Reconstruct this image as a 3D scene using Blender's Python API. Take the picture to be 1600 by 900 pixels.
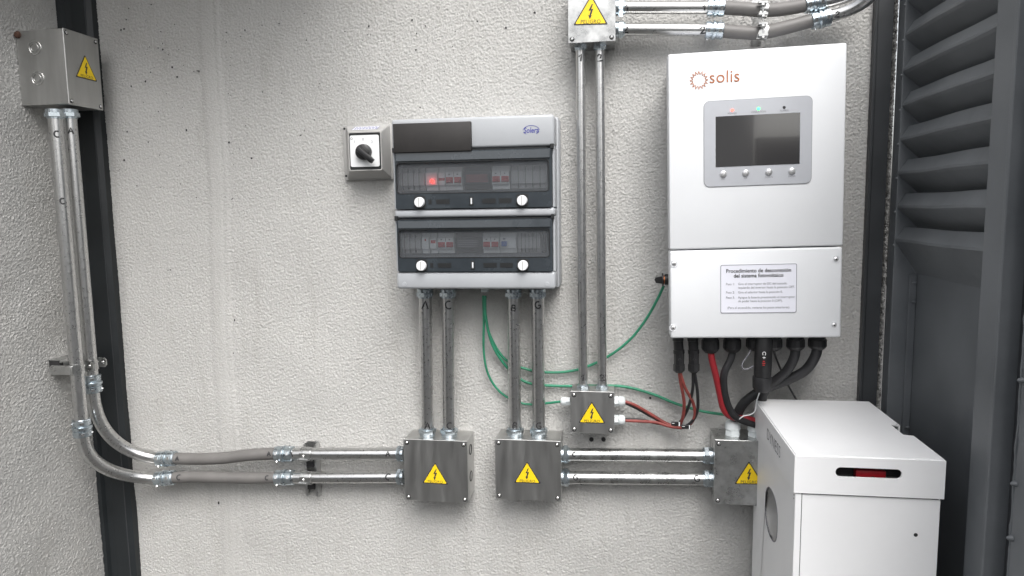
import bpy, bmesh, math, random
import numpy as np
from mathutils import Vector, Matrix
R = math.radians
random.seed(7)
for o in list(bpy.data.objects): bpy.data.objects.remove(o)
scn = bpy.context.scene
COL = scn.collection

# ------------------------------------------------------------------ camera
F = 1085.0                      # focal length in pixels of a 1600 px wide picture
DIST, EYE = 1.60, 1.50          # metres from the rear wall, eye height
def nrm(v): return v / np.linalg.norm(v)
v_y = nrm(np.array([163.0, -125.0, F]))                 # world +Y (into the wall) seen by the lens
v_d = nrm(np.array([147.0, 8950.0, F])); v_d = nrm(v_d - v_y * np.dot(v_d, v_y))   # world down
v_x = np.cross(v_d, v_y)
IMG2W = np.array([v_x, v_y, -v_d])                      # rows: world x, y, z in image axes
cam_d = bpy.data.cameras.new('camera'); cam = bpy.data.objects.new('camera', cam_d); COL.objects.link(cam)
r_, u_, b_ = IMG2W @ [1, 0, 0], IMG2W @ [0, -1, 0], IMG2W @ [0, 0, -1]
cam.matrix_world = Matrix(((r_[0], u_[0], b_[0], 0), (r_[1], u_[1], b_[1], -DIST), (r_[2], u_[2], b_[2], EYE), (0, 0, 0, 1)))
cam_d.sensor_width = 36; cam_d.lens = F / 1600 * 36; cam_d.clip_start = .02; cam_d.clip_end = 500
scn.camera = cam

# ------------------------------------------------------------------ light
SUN_EL, SUN_AZ = 52, 20         # degrees: height, and swing to the right of the line from the wall to the camera
w = bpy.data.worlds.new('World'); scn.world = w; w.use_nodes = True
nt = w.node_tree; bg = nt.nodes['Background']
sky = nt.nodes.new('ShaderNodeTexSky'); sky.sky_type = 'NISHITA'; sky.sun_disc = False
sky.sun_elevation = R(SUN_EL); sky.sun_rotation = R(180 - SUN_AZ); sky.dust_density = 5; sky.air_density = 1.2
hs = nt.nodes.new('ShaderNodeHueSaturation'); hs.inputs['Saturation'].default_value = .22
nt.links.new(sky.outputs[0], hs.inputs['Color']); nt.links.new(hs.outputs[0], bg.inputs['Color'])
bg.inputs['Strength'].default_value = .15
sd = bpy.data.lights.new('sun', 'SUN'); sun = bpy.data.objects.new('sun', sd); COL.objects.link(sun)
sd.energy = 1.1; sd.angle = R(38); sd.color = (1, .985, .965)
to_sun = Vector((math.sin(R(SUN_AZ)) * math.cos(R(SUN_EL)), -math.cos(R(SUN_AZ)) * math.cos(R(SUN_EL)), math.sin(R(SUN_EL))))
sun.rotation_euler = to_sun.to_track_quat('Z', 'Y').to_euler(); sun.location = to_sun * 6
scn.view_settings.view_transform = 'Standard'; scn.view_settings.look = 'None'
scn.view_settings.gamma = 1; scn.view_settings.exposure = .80
scn.render.engine = 'CYCLES'; scn.cycles.max_bounces = 6; scn.cycles.diffuse_bounces = 3; scn.cycles.glossy_bounces = 4

# ------------------------------------------------------------------ pixel of the photograph -> point of the place
def ray(px, py): return IMG2W @ np.array([px - 800.0, py - 450.0, F])
def U(px, py, e):               # on a plane e metres in front of the rear wall
    d = ray(px, py); t = (DIST - e) / d[1]
    return Vector((d[0] * t, -e, EYE + d[2] * t))
def UX(px, py, x):              # on a plane parallel to the side walls
    d = ray(px, py); t = x / d[0]
    return Vector((x, -DIST + d[1] * t, EYE + d[2] * t))
def mpp(e): return (DIST - e) / F

# ------------------------------------------------------------------ materials
MATS = {}
def mat(name, col, rough=.5, metal=0., var=.0, vscale=30., bump=0., bscale=200., rvar=0., spec=.5, coat=0., stretch=None, dist=.001, dark=None, emit=0., clamp=None):
    m = bpy.data.materials.new(name); m.use_nodes = True; MATS[name] = m
    t = m.node_tree; p = t.nodes['Principled BSDF']
    p.inputs['Base Color'].default_value = (*col, 1); p.inputs['Roughness'].default_value = rough
    p.inputs['Metallic'].default_value = metal; p.inputs['Specular IOR Level'].default_value = spec
    p.inputs['Coat Weight'].default_value = coat
    if emit: p.inputs['Emission Color'].default_value = (*col, 1); p.inputs['Emission Strength'].default_value = emit
    tc = t.nodes.new('ShaderNodeTexCoord'); src = tc.outputs['Object']
    if stretch:
        mp = t.nodes.new('ShaderNodeMapping'); mp.inputs['Scale'].default_value = stretch
        t.links.new(src, mp.inputs['Vector']); src = mp.outputs[0]
    if var or rvar:
        n = t.nodes.new('ShaderNodeTexNoise'); n.inputs['Scale'].default_value = vscale; n.inputs['Detail'].default_value = 6
        n.inputs['Roughness'].default_value = .65; t.links.new(src, n.inputs['Vector'])
        if var:
            mx = t.nodes.new('ShaderNodeMix'); mx.data_type = 'RGBA'
            lo = dark or tuple(c * (1 - var) for c in col); hi = tuple(min(1, c * (1 + var)) for c in col)
            mr = t.nodes.new('ShaderNodeMapRange'); a, b = clamp or (.32, .68)
            mr.inputs['From Min'].default_value = a; mr.inputs['From Max'].default_value = b
            t.links.new(n.outputs['Fac'], mr.inputs['Value'])
            mx.inputs['A'].default_value = (*lo, 1); mx.inputs['B'].default_value = (*hi, 1)
            t.links.new(mr.outputs[0], mx.inputs['Factor']); t.links.new(mx.outputs['Result'], p.inputs['Base Color'])
        if rvar:
            mr = t.nodes.new('ShaderNodeMapRange'); mr.inputs['From Min'].default_value = .3; mr.inputs['From Max'].default_value = .7
            mr.inputs['To Min'].default_value = max(.02, rough - rvar); mr.inputs['To Max'].default_value = rough + rvar
            t.links.new(n.outputs['Fac'], mr.inputs['Value']); t.links.new(mr.outputs[0], p.inputs['Roughness'])
    if bump:
        n = t.nodes.new('ShaderNodeTexNoise'); n.inputs['Scale'].default_value = bscale; n.inputs['Detail'].default_value = 4
        t.links.new(src, n.inputs['Vector'])
        bp = t.nodes.new('ShaderNodeBump'); bp.inputs['Strength'].default_value = bump; bp.inputs['Distance'].default_value = dist
        t.links.new(n.outputs['Fac'], bp.inputs['Height']); t.links.new(bp.outputs[0], p.inputs['Normal'])
    return m
def stucco_mat():
    m = mat('stucco', (.50, .475, .44), .9, spec=.2); t = m.node_tree; p = t.nodes['Principled BSDF']
    g = t.nodes.new('ShaderNodeNewGeometry')
    def noise(s, d=5, r=.6):
        n = t.nodes.new('ShaderNodeTexNoise'); n.inputs['Scale'].default_value = s; n.inputs['Detail'].default_value = d
        n.inputs['Roughness'].default_value = r; t.links.new(g.outputs['Position'], n.inputs['Vector']); return n.outputs['Fac']
    def mix(fac, a, b):
        x = t.nodes.new('ShaderNodeMix'); x.data_type = 'RGBA'; t.links.new(fac, x.inputs['Factor'])
        for k, v in (('A', a), ('B', b)):
            if isinstance(v, tuple): x.inputs[k].default_value = (*v, 1)
            else: t.links.new(v, x.inputs[k])
        return x.outputs['Result']
    def rng(v, a, b, c=0, d=1):
        x = t.nodes.new('ShaderNodeMapRange'); t.links.new(v, x.inputs['Value'])
        for k, q in zip(('From Min', 'From Max', 'To Min', 'To Max'), (a, b, c, d)): x.inputs[k].default_value = q
        return x.outputs[0]
    base = mix(rng(noise(2.2, 4), .35, .65), (.455, .45, .435), (.50, .495, .48))
    grain = mix(rng(noise(300, 4, .7), .3, .7), (.37, .366, .354), (.57, .565, .55))
    c = mix(rng(noise(30, 3), .3, .7, .2, .5), base, grain)
    c = mix(rng(noise(3.1, 6, .7), .56, .72, 0, .30), c, (.36, .335, .30))
    mp = t.nodes.new('ShaderNodeMapping'); mp.inputs['Scale'].default_value = (9, 9, 1.1); t.links.new(g.outputs['Position'], mp.inputs['Vector'])
    st = t.nodes.new('ShaderNodeTexNoise'); st.inputs['Scale'].default_value = 2.6; st.inputs['Detail'].default_value = 7; st.inputs['Roughness'].default_value = .7
    t.links.new(mp.outputs[0], st.inputs['Vector'])
    c = mix(rng(st.outputs['Fac'], .54, .72, 0, .36), c, (.29, .275, .25))
    c = mix(rng(noise(1.3, 3), .38, .62, 0, .35), c, (.55, .545, .53))
    t.links.new(c, p.inputs['Base Color'])
    bp = t.nodes.new('ShaderNodeBump'); bp.inputs['Strength'].default_value = 1; bp.inputs['Distance'].default_value = .0022
    t.links.new(noise(240, 5, .65), bp.inputs['Height']); t.links.new(bp.outputs[0], p.inputs['Normal'])
stucco_mat()
mat('concrete', (.058, .057, .055), .9, var=.25, vscale=3, bump=.4, bscale=60)
mat('light_render', (.60, .59, .57), .9, var=.1, vscale=2, bump=.4, bscale=60)
mat('render_coat', (.16, .155, .15), .9, var=.2, vscale=2, bump=.4, bscale=60)

mat('galv', (.55, .55, .54), .38, 1, var=.08, vscale=55, rvar=.08, bump=.03, bscale=200, stretch=(.9, 1, .10))
mat('galv_bright', (.54, .545, .54), .30, 1, var=.20, vscale=40, rvar=.08, bump=.05, bscale=70)
mat('conduit_steel', (.62, .62, .615), .29, 1, var=.05, vscale=140, rvar=.03, bump=.006, bscale=60)
mat('zinc', (.56, .62, .66), .30, 1, var=.15, vscale=60, rvar=.08, bump=.06, bscale=200)
mat('screw_steel', (.75, .75, .74), .25, 1)
mat('flex_pvc', (.145, .139, .134), .5, var=.1, vscale=25, rvar=.1)
mat('grey_plastic', (.38, .395, .415), .42, var=.05, vscale=8, bump=.05, bscale=900, rvar=.05)
mat('switch_plastic', (.40, .395, .385), .5, var=.06, vscale=20, bump=.05, bscale=900)
mat('smoke_frame', (.034, .041, .048), .25, var=.15, vscale=15, rvar=.08, coat=.3)
mat('seal_black', (.012, .013, .014), .45)
mat('white_paint', (.72, .735, .755), .5, var=.02, vscale=6, bump=.03, bscale=900, rvar=.05)
mat('battery_paint', (.83, .835, .845), .40, var=.025, vscale=5, bump=.06, bscale=800, rvar=.05)
mat('display_foil', (.50, .515, .55), .35, .35, var=.04, vscale=10)
mat('screen_glass', (.035, .034, .035), .10, spec=.9, coat=1)
mat('button_metal', (.70, .70, .71), .3, .7)
mat('white_label', (.76, .77, .84), .4)
mat('plate_white', (.78, .79, .80), .35)
mat('print_black', (.03, .03, .032), .6)
mat('print_grey', (.20, .20, .22), .6)
mat('print_blue', (.05, .055, .30), .5)
mat('print_orange', (.42, .14, .05), .5)
mat('sticker_yellow', (.86, .60, .012), .42, var=.05, vscale=15)
mat('black_plastic', (.014, .014, .015), .38, rvar=.08, vscale=60, var=.2)
mat('black_rubber', (.018, .018, .02), .48, var=.25, vscale=60, bump=.1, bscale=300)
mat('cable_red', (.30, .018, .026), .45, var=.2, vscale=40)
mat('cable_dullred', (.24, .05, .042), .5, var=.25, vscale=60)
mat('cable_green', (.03, .22, .125), .45, var=.2, vscale=40)
mat('gland_white', (.66, .70, .71), .42, var=.04, vscale=40)
mat('plate_dark', (.020, .018, .0175), .6, var=.2, vscale=20)
mat('corner_paint', (.013, .016, .018), .5, var=.25, vscale=9, rvar=.1, bump=.05)
mat('door_paint', (.135, .144, .153), .45, var=.14, vscale=7, rvar=.10, bump=.07, bscale=250, dark=(.112, .121, .13))
mat('trim_paint', (.040, .043, .047), .45, var=.15, vscale=9, rvar=.08)
mat('mortar', (.40, .395, .38), .95, var=.6, vscale=120, bump=.9, bscale=300, dark=(.05, .047, .045), dist=.003)
mat('breaker_white', (.78, .78, .77), .45)
mat('breaker_red', (.45, .03, .03), .4)
mat('module_blue', (.03, .10, .35), .4)
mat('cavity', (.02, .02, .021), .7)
mat('switch_red', (.30, .010, .016), .35)
mat('copper_ring', (.45, .15, .05), .4, .5)
mat('rust', (.09, .045, .03), .9, var=.4, vscale=80)
mat('lamp_red', (1, .03, .02), .4, emit=4)
mat('lamp_redled', (1, .07, .05), .4, emit=3.5)
mat('lamp_green', (.05, 1, .2), .4, emit=2.5)
def window_mat():
    m = bpy.data.materials.new('smoke_window'); m.use_nodes = True; MATS['smoke_window'] = m; t = m.node_tree
    t.nodes.remove(t.nodes['Principled BSDF']); out = t.nodes['Material Output']
    tr = t.nodes.new('ShaderNodeBsdfTransparent'); tr.inputs[0].default_value = (.92, .935, .95, 1)
    gl = t.nodes.new('ShaderNodeBsdfGlossy'); gl.inputs['Roughness'].default_value = .12; gl.inputs[0].default_value = (.9, .95, 1, 1)
    df = t.nodes.new('ShaderNodeBsdfDiffuse'); df.inputs[0].default_value = (.34, .355, .375, 1)
    fr = t.nodes.new('ShaderNodeFresnel'); fr.inputs[0].default_value = 1.5
    a = t.nodes.new('ShaderNodeMixShader'); a.inputs[0].default_value = .15; t.links.new(tr.outputs[0], a.inputs[1]); t.links.new(df.outputs[0], a.inputs[2])
    b = t.nodes.new('ShaderNodeMixShader'); t.links.new(fr.outputs[0], b.inputs[0]); t.links.new(a.outputs[0], b.inputs[1]); t.links.new(gl.outputs[0], b.inputs[2])
    t.links.new(b.outputs[0], out.inputs[0])
window_mat()

# ------------------------------------------------------------------ mesh helpers
ROOTM = {}
def mesh_obj(name, me, mname, parent=None, world=False):
    o = bpy.data.objects.new(name, me); COL.objects.link(o)
    if mname and not me.materials: me.materials.append(MATS[mname])
    if parent: o.parent = parent
    return o
def wm(o):
    return ROOTM[o] if o in ROOTM else (wm(o.parent) if o.parent else Matrix())
def obj(name, bm, mname, parent=None, smooth=False, world=False):
    if world and parent: bmesh.ops.transform(bm, matrix=wm(parent).inverted(), verts=bm.verts)
    bmesh.ops.recalc_face_normals(bm, faces=bm.faces)
    me = bpy.data.meshes.new(name); bm.to_mesh(me); bm.free()
    if smooth:
        me.polygons.foreach_set('use_smooth', [True] * len(me.polygons))
        me.set_sharp_from_angle(angle=R(38))
    return mesh_obj(name, me, mname, parent)
def tag(o, label, cat, group=None, kind=None):
    o['label'] = label; o['category'] = cat
    if group: o['group'] = group
    if kind: o['kind'] = kind
    return o
def thing(name, label, cat, loc=(0, 0, 0), roll=0., group=None):
    o = bpy.data.objects.new(name, None); COL.objects.link(o); o.empty_display_size = .05
    o.location = loc; o.rotation_euler = (0, roll, 0)
    ROOTM[o] = Matrix.Translation(loc) @ Matrix.Rotation(roll, 4, 'Y')
    return tag(o, label, cat, group)
B = bmesh.new
def box(bm, x0, x1, y0, y1, z0, z1, bev=0., seg=2):
    x0, x1 = sorted((x0, x1)); y0, y1 = sorted((y0, y1)); z0, z1 = sorted((z0, z1))
    vs = [bm.verts.new((x, y, z)) for x in (x0, x1) for y in (y0, y1) for z in (z0, z1)]
    fs = [bm.faces.new([vs[i] for i in q]) for q in ((0, 1, 3, 2), (4, 6, 7, 5), (0, 4, 5, 1), (2, 3, 7, 6), (0, 2, 6, 4), (1, 5, 7, 3))]
    if bev:
        es = list({e for f in fs for e in f.edges})
        bmesh.ops.bevel(bm, geom=es, offset=bev, segments=seg, profile=.5, affect='EDGES')
    return bm
def prism(bm, pts, y0, y1, plane='xz'):     # polygon in a plane, extruded along the third axis
    f = {'xz': lambda a, b, c: (a, c, b), 'xy': lambda a, b, c: (a, b, c), 'yz': lambda a, b, c: (c, a, b)}[plane]
    A = [bm.verts.new(f(a, b, y0)) for a, b in pts]; C = [bm.verts.new(f(a, b, y1)) for a, b in pts]
    bm.faces.new(A); bm.faces.new(C[::-1]); n = len(pts)
    for i in range(n): bm.faces.new((A[i], C[i], C[(i + 1) % n], A[(i + 1) % n]))
    return bm
def ring(bm, outer, inner, y0, y1, plane='xz'):
    f = {'xz': lambda a, b, c: (a, c, b), 'yz': lambda a, b, c: (c, a, b), 'xy': lambda a, b, c: (a, b, c)}[plane]
    L = [[bm.verts.new(f(a, b, y)) for a, b in p] for p, y in ((outer, y0), (inner, y0), (inner, y1), (outer, y1))]
    n = len(outer)
    for k in range(4):
        P, Q = L[k], L[(k + 1) % 4]
        for i in range(n): bm.faces.new((P[i], P[(i + 1) % n], Q[(i + 1) % n], Q[i]))
    return bm
def rrect(x0, x1, z0, z1, r, n=5):
    pts = []
    for cx, cz, a0 in ((x1 - r, z1 - r, 0), (x0 + r, z1 - r, 90), (x0 + r, z0 + r, 180), (x1 - r, z0 + r, 270)):
        for k in range(n + 1):
            a = R(a0 + 90 * k / n); pts.append((cx + r * math.cos(a), cz + r * math.sin(a)))
    return pts
def circ(cx, cz, r, n=24): return [(cx + r * math.cos(2 * math.pi * k / n), cz + r * math.sin(2 * math.pi * k / n)) for k in range(n)]
def basis(d):
    d = d.normalized(); a = Vector((0, 0, 1)) if abs(d.z) < .9 else Vector((0, 1, 0))
    u = d.cross(a).normalized(); return u, d.cross(u).normalized()
def lathe(bm, p0, p1, prof, seg=20, rot=0.):   # prof: (distance from p0 in metres or fraction if <=1 of the length, radius)
    p0, p1 = Vector(p0), Vector(p1); ax = p1 - p0; u, v = basis(ax); rows = []
    for t, r in prof:
        c = p0 + ax * t
        rows.append([bm.verts.new(c + (u * math.cos(2 * math.pi * k / seg + rot) + v * math.sin(2 * math.pi * k / seg + rot)) * r) for k in range(seg)])
    for a, b in zip(rows, rows[1:]):
        for k in range(seg): bm.faces.new((a[k], a[(k + 1) % seg], b[(k + 1) % seg], b[k]))
    bm.faces.new(rows[0][::-1]); bm.faces.new(rows[-1])
    return bm
def cyl(bm, p0, p1, r, seg=20): return lathe(bm, p0, p1, [(0, r), (1, r)], seg)
def spline(pts, n=12):
    pts = [Vector(p) for p in pts]; P = [2 * pts[0] - pts[1]] + pts + [2 * pts[-1] - pts[-2]]; out = []
    for i in range(1, len(P) - 2):
        a, b, c, d = P[i - 1:i + 3]
        for k in range(n):
            t = k / n
            out.append(.5 * ((2 * b) + (c - a) * t + (2 * a - 5 * b + 4 * c - d) * t * t + (3 * b - a - 3 * c + d) * t ** 3))
    out.append(pts[-1]); return out
def bezier(a, b, c, d, n=28):
    return [a * (1 - t) ** 3 + 3 * b * t * (1 - t) ** 2 + 3 * c * t * t * (1 - t) + d * t ** 3 for t in (k / n for k in range(n + 1))]
def tube(bm, pts, r, seg=14):
    pts = [Vector(p) for p in pts]; n = len(pts); rr = r if callable(r) else (lambda i: r)
    tan = [(pts[min(i + 1, n - 1)] - pts[max(i - 1, 0)]).normalized() for i in range(n)]
    u, _ = basis(tan[0]); rows = []
    for i in range(n):
        u = (u - tan[i] * u.dot(tan[i])).normalized(); v = tan[i].cross(u)
        rows.append([bm.verts.new(pts[i] + (u * math.cos(2 * math.pi * k / seg) + v * math.sin(2 * math.pi * k / seg)) * rr(i)) for k in range(seg)])
    for a, b in zip(rows, rows[1:]):
        for k in range(seg): bm.faces.new((a[k], a[(k + 1) % seg], b[(k + 1) % seg], b[k]))
    bm.faces.new(rows[0][::-1]); bm.faces.new(rows[-1])
    return bm
def resample(pts, step):
    pts = [Vector(p) for p in pts]; out = [pts[0]]; acc = 0
    for a, b in zip(pts, pts[1:]):
        L = (b - a).length; t = step - acc
        while t < L: out.append(a + (b - a) * (t / L)); t += step
        acc = L - (t - step)
    out.append(pts[-1]); return out
# flat lettering ------------------------------------------------------------
_tm = {}
def text_bm(s, size, align='CENTER', sx=1., bold=0., shear=0., sp=1.):
    key = (s, align, bold, shear, sp)
    if key not in _tm:
        c = bpy.data.curves.new('t', 'FONT'); c.body = s; c.size = 1; c.align_x = align; c.align_y = 'CENTER'
        c.resolution_u = 3; c.offset = bold; c.shear = shear; c.space_character = sp
        o = bpy.data.objects.new('t', c); COL.objects.link(o); bpy.context.view_layer.update()
        me = bpy.data.meshes.new_from_object(o.evaluated_get(bpy.context.evaluated_depsgraph_get()))
        bpy.data.objects.remove(o); bpy.data.curves.remove(c); _tm[key] = me
    bm = B(); bm.from_mesh(_tm[key]); bmesh.ops.scale(bm, vec=(size * sx, size, 1), verts=bm.verts); return bm
def put_text(parent, s, x, z, y, size, mname='print_black', name='lettering', rot=0., **k):
    bm = text_bm(s, size, **k)
    m = Matrix.Translation((x, y, z)) @ Matrix.Rotation(-rot, 4, 'Y') @ Matrix.Rotation(R(90), 4, 'X')
    bmesh.ops.transform(bm, matrix=m, verts=bm.verts)
    me = bpy.data.meshes.new(name); bm.to_mesh(me); bm.free(); return mesh_obj(name, me, mname, parent)
def strokes(bm, lines, width, f):              # f maps flat (a, b) to a point
    for ln in lines:
        pts = [Vector((p[0], p[1])) for p in ln]; fine = []
        for a, b in zip(pts, pts[1:]):
            n = max(1, int((b - a).length / (width * 1.5)))
            fine += [a + (b - a) * k / n for k in range(n)]
        fine.append(pts[-1]); L = []
        for i, p in enumerate(fine):
            d = (fine[min(i + 1, len(fine) - 1)] - fine[max(i - 1, 0)]).normalized(); q = Vector((-d.y, d.x)) * width / 2
            L.append((bm.verts.new(f(*(p + q))), bm.verts.new(f(*(p - q)))))
        for (a, b), (c, d) in zip(L, L[1:]): bm.faces.new((a, b, d, c))
    return bm
def arc(cx, cy, rx, ry, a0, a1, n=10): return [(cx + rx * math.cos(R(a0 + (a1 - a0) * k / n)), cy + ry * math.sin(R(a0 + (a1 - a0) * k / n))) for k in range(n + 1)]
GLYPH = {'A': [[(-.4, -.5), (0, .5), (.38, -.5)], [(-.25, -.12), (.28, -.08)]],
         'C': [arc(.1, 0, .45, .5, 55, 300)],
         'B': [[(-.3, -.5), (-.28, .5)], [(-.28, .5), (.2, .45), (.25, .15), (-.25, .03), (.32, -.1), (.3, -.45), (-.3, -.5)]],
         'G': [arc(.05, 0, .42, .5, 55, 330), [(.05, -.05), (.42, -.08), (.4, -.35)]],
         '1': [[(-.3, .15), (.1, .5), (.05, -.5)]],
         '2': [[(-.35, .25), (-.1, .5), (.25, .35), (.1, 0), (-.4, -.48), (.45, -.42)]]}
CAM = Vector((0, -DIST, EYE))
def marker(parent, ch, pos, axis, rad, size, up=Vector((0, 0, 1)), name='handwritten_mark'):
    axis = axis.normalized(); n = CAM - pos; n = (n - axis * n.dot(axis)).normalized(); b = axis.cross(n)
    tilt = random.uniform(-.15, .15); Rr = rad + .0005
    right = up.cross(n) * -1
    if right.dot(Vector((1, 0, 0))) < 0: right = -right
    def f(a, c):
        v = right * a + up * c; s, t = v.dot(axis), v.dot(b); th = t / Rr
        return pos + axis * s + (n * math.cos(th) + b * math.sin(th)) * Rr
    size *= 1.12; ls = [[((x * math.cos(tilt) - y * math.sin(tilt)) * size, (x * math.sin(tilt) + y * math.cos(tilt)) * size) for x, y in l] for l in GLYPH[ch]]
    return obj(name, strokes(B(), ls, .0034, f), 'print_black', parent, world=True)

# ================================================================== THE SETTING
XC = U(141, 450, 0).x                                     # the left wall
XD = U(1389, 310, 0).x                                       # plane of the steel door on the right
bm = B(); box(bm, -30, 30, -40, 12, -.2, 0); g = obj('ground', bm, 'concrete'); g['kind'] = 'structure'
rs = np.random.RandomState(3)
def band(h, wd, step, per, bw):
    kx = np.fft.fftfreq(wd, step)[None, :]; kz = np.fft.fftfreq(h, step)[:, None]; k = np.hypot(kx, kz)
    a = np.fft.ifft2(np.fft.fft2(rs.normal(size=(h, wd))) * np.exp(-((k - 1 / per) / bw) ** 2)).real
    return a / a.std()
def relief(h, wd, st):
    a = band(h, wd, st, .0105, 55); b = 1 - np.abs(band(h, wd, st, .0135, 45)) * 1.25; c = band(h, wd, st, .0055, 70)
    big = band(h, wd, st, .30, 3)
    cr = np.exp(-(band(h, wd, st, .0125, 40) / .22) ** 2) + .8 * np.exp(-(band(h, wd, st, .0085, 50) / .2) ** 2)
    return .00032 * a + .00024 * b + .00064 * c - .00052 * cr + .0010 * big
def sheet(name, org, ux, uz, wd, h, st, n, extra=None):
    H = relief(h, wd, st); xs = np.arange(wd) * st; zs = np.arange(h) * st
    if extra is not None: H = extra(H, xs[None, :], zs[:, None])
    P = (np.array(org)[None, None] + xs[None, :, None] * np.array(ux) + zs[:, None, None] * np.array(uz) + H[..., None] * np.array(n))
    me = bpy.data.meshes.new(name); me.vertices.add(wd * h); me.vertices.foreach_set('co', P.reshape(-1))
    i = np.arange((h - 1) * wd).reshape(h - 1, wd)[:, :-1].reshape(-1)
    q = np.stack([i, i + 1, i + wd + 1, i + wd], 1).reshape(-1); nq = len(i)
    me.loops.add(nq * 4); me.loops.foreach_set('vertex_index', q); me.polygons.add(nq)
    me.polygons.foreach_set('loop_start', np.arange(nq) * 4)
    me.polygons.foreach_set('use_smooth', np.ones(nq, bool)); me.update(); me.validate()
    return me
ST = .0021
wallr = thing('stucco_wall', 'rough off-white stucco rear wall carrying the electrical boxes and conduits', 'wall', (-.3, 0, 0))
j0, j1 = U(325, 0, 0), U(362, 900, 0)
def joint(H, xs, zs):                            # the vertical plaster joint: smoother, slightly proud, a lip on its right
    X = xs + XC; Z = zs + .50; c = j0.x + (j1.x - j0.x) * (Z - j0.z) / (j1.z - j0.z) + .004 * np.sin(Z * 9)
    d = (X - c) / .021; wgt = np.exp(-np.abs(d) ** 4)
    return H * (1 - .55 * wgt) + .0036 * wgt + .0026 * np.exp(-((X - c - .026) / .006) ** 2) + .0022 / (1 + np.exp(-(X - c) / .01))
me = sheet('plaster_face', (XC, 0, .50), (1, 0, 0), (0, 0, 1), int((U(1351, 310, 0).x + .008 - XC) / ST), int(1.58 / ST), ST, (0, -1, 0), joint)
pf = mesh_obj('plaster_face', me, 'stucco', wallr); pf.location = -wallr.location
zt = .50 + (int(1.58 / ST) - 1) * ST; xr_ = XC + (int((U(1351, 310, 0).x + .008 - XC) / ST) - 1) * ST
bm = B(); box(bm, XC, XD - .001, .012, .22, 0, 3.0); obj('core', bm, 'mortar', wallr, world=True)
bm = B(); box(bm, XC, xr_, -.0005, .011, 0, .50); box(bm, XC, xr_, -.0005, .011, zt, 3.0); obj('plaster_margin', bm, 'stucco', wallr, world=True)
wl = thing('stucco_wall', 'off-white stucco side wall at the left carrying the knockout box', 'wall', (XC, -.4, 0))
me = sheet('plaster_face', (XC, -.46, .50), (0, 1, 0), (0, 0, 1), int(.46 / ST), int(1.66 / ST), ST, (1, 0, 0))
pf = mesh_obj('plaster_face', me, 'stucco', wl); pf.location = -wl.location
bm = B(); box(bm, XC - .2, XC - .012, -.9, .2, 0, 3.0); obj('core', bm, 'mortar', wl, world=True)
zt2 = .50 + (int(1.66 / ST) - 1) * ST
bm = B()
box(bm, XC - .011, XC + .0005, -.46, 0, 0, .50); box(bm, XC - .011, XC + .0005, -.46, 0, zt2, 3.0); box(bm, XC - .011, XC + .0005, -.9, -.4605, 0, 3.0)
obj('plaster_margin', bm, 'stucco', wl, world=True)
# little pits in the plaster and drill holes under the small box
bm = B()
for k in range(190):
    px, py = random.triangular(0, 900, 230), random.triangular(0, 480, 30)
    if px < 185 and py > 30: continue
    if px > 520 and py > 170: continue
    if px < 170: p = UX(px * .5, py, XC + .0024); n = Vector((1, 0, 0)); u = Vector((0, 1, 0))
    else: p = U(px, py, .0026); n = Vector((0, -1, 0)); u = Vector((1, 0, 0))
    r = random.choice((.0011, .0014, .0018, .0027)); 
    bm.faces.new([bm.verts.new(p + (u * math.cos(a) + Vector((0, 0, 1)) * math.sin(a)) * r * random.uniform(.6, 1.25)) for a in [2 * math.pi * i / 7 for i in range(7)]])
for px, py in [(715, 580), (716, 655), (748, 660), (745, 830)] + [(690 + random.uniform(-12, 55), 500 + i * 26) for i in range(12)]:
    p = U(px / 2, 450 + (py - 450) / 1 * .95 if py < 450 else py, .0028); r = random.uniform(.001, .0028)
    bm.faces.new([bm.verts.new(p + Vector((math.cos(a), 0, math.sin(a) * 1.6)) * r * random.uniform(.6, 1.2)) for a in [2 * math.pi * i / 7 for i in range(7)]])
o = obj('pits', bm, 'cavity', wallr, world=True); o['kind'] = 'stuff'
for px, py in ((924, 687), (943, 687), (1016, 622), (845, 752), (908, 756)):
    p = U(px, py, .005); r = .0042 if py == 687 else .0022
    bm = B(); ring(bm, [(p.x + a * 1.2, p.z + b * 1.2) for a, b in circ(0, 0, r, 12)], [(p.x + a * .8, p.z + b * .8) for a, b in circ(0, 0, r, 12)], -.0050, .001)
    prism(bm, circ(p.x, p.z, r * .85, 12), -.0045, .001); obj('drill_hole', bm, 'cavity', wallr, world=True)
# wall behind the photographer and an added slab shading the corner
ow = thing('rendered_wall', 'plain pale rendered wall across the yard behind the viewer', 'wall', (0, -5.2, 0))
bm = B(); box(bm, -1.0, 1.2, -5.4, -5.2, 0, 3.2); obj('core', bm, 'light_render', ow, world=True)
for x0_, x1_, sd_ in ((-7, -1.03, 'left'), (1.23, 7, 'right')):  # unseen dark panels, added so the steel tubes reflect dark edges
    fb = thing('reflection_backdrop', 'unseen added dark fence behind the viewer, to the ' + sd_, 'backdrop', (x0_, -5.2, 0), 0, 'added backdrops for reflections')
    bm = B(); box(bm, x0_, x1_, -5.3, -5.2, 0, 2.1); obj('sheet', bm, 'trim_paint', fb, world=True)
ev = thing('occluder_slab', 'unseen grey eave slab above the left corner, overhanging the rear wall', 'occluder', (-.8, -.4, 2.4))  # out of view, placed to darken the upper left of the wall
bm = B(); box(bm, XC - .2, -.48, -.62, -.0025, 2.36, 2.48, .004); obj('slab', bm, 'render_coat', ev, world=True)

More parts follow.
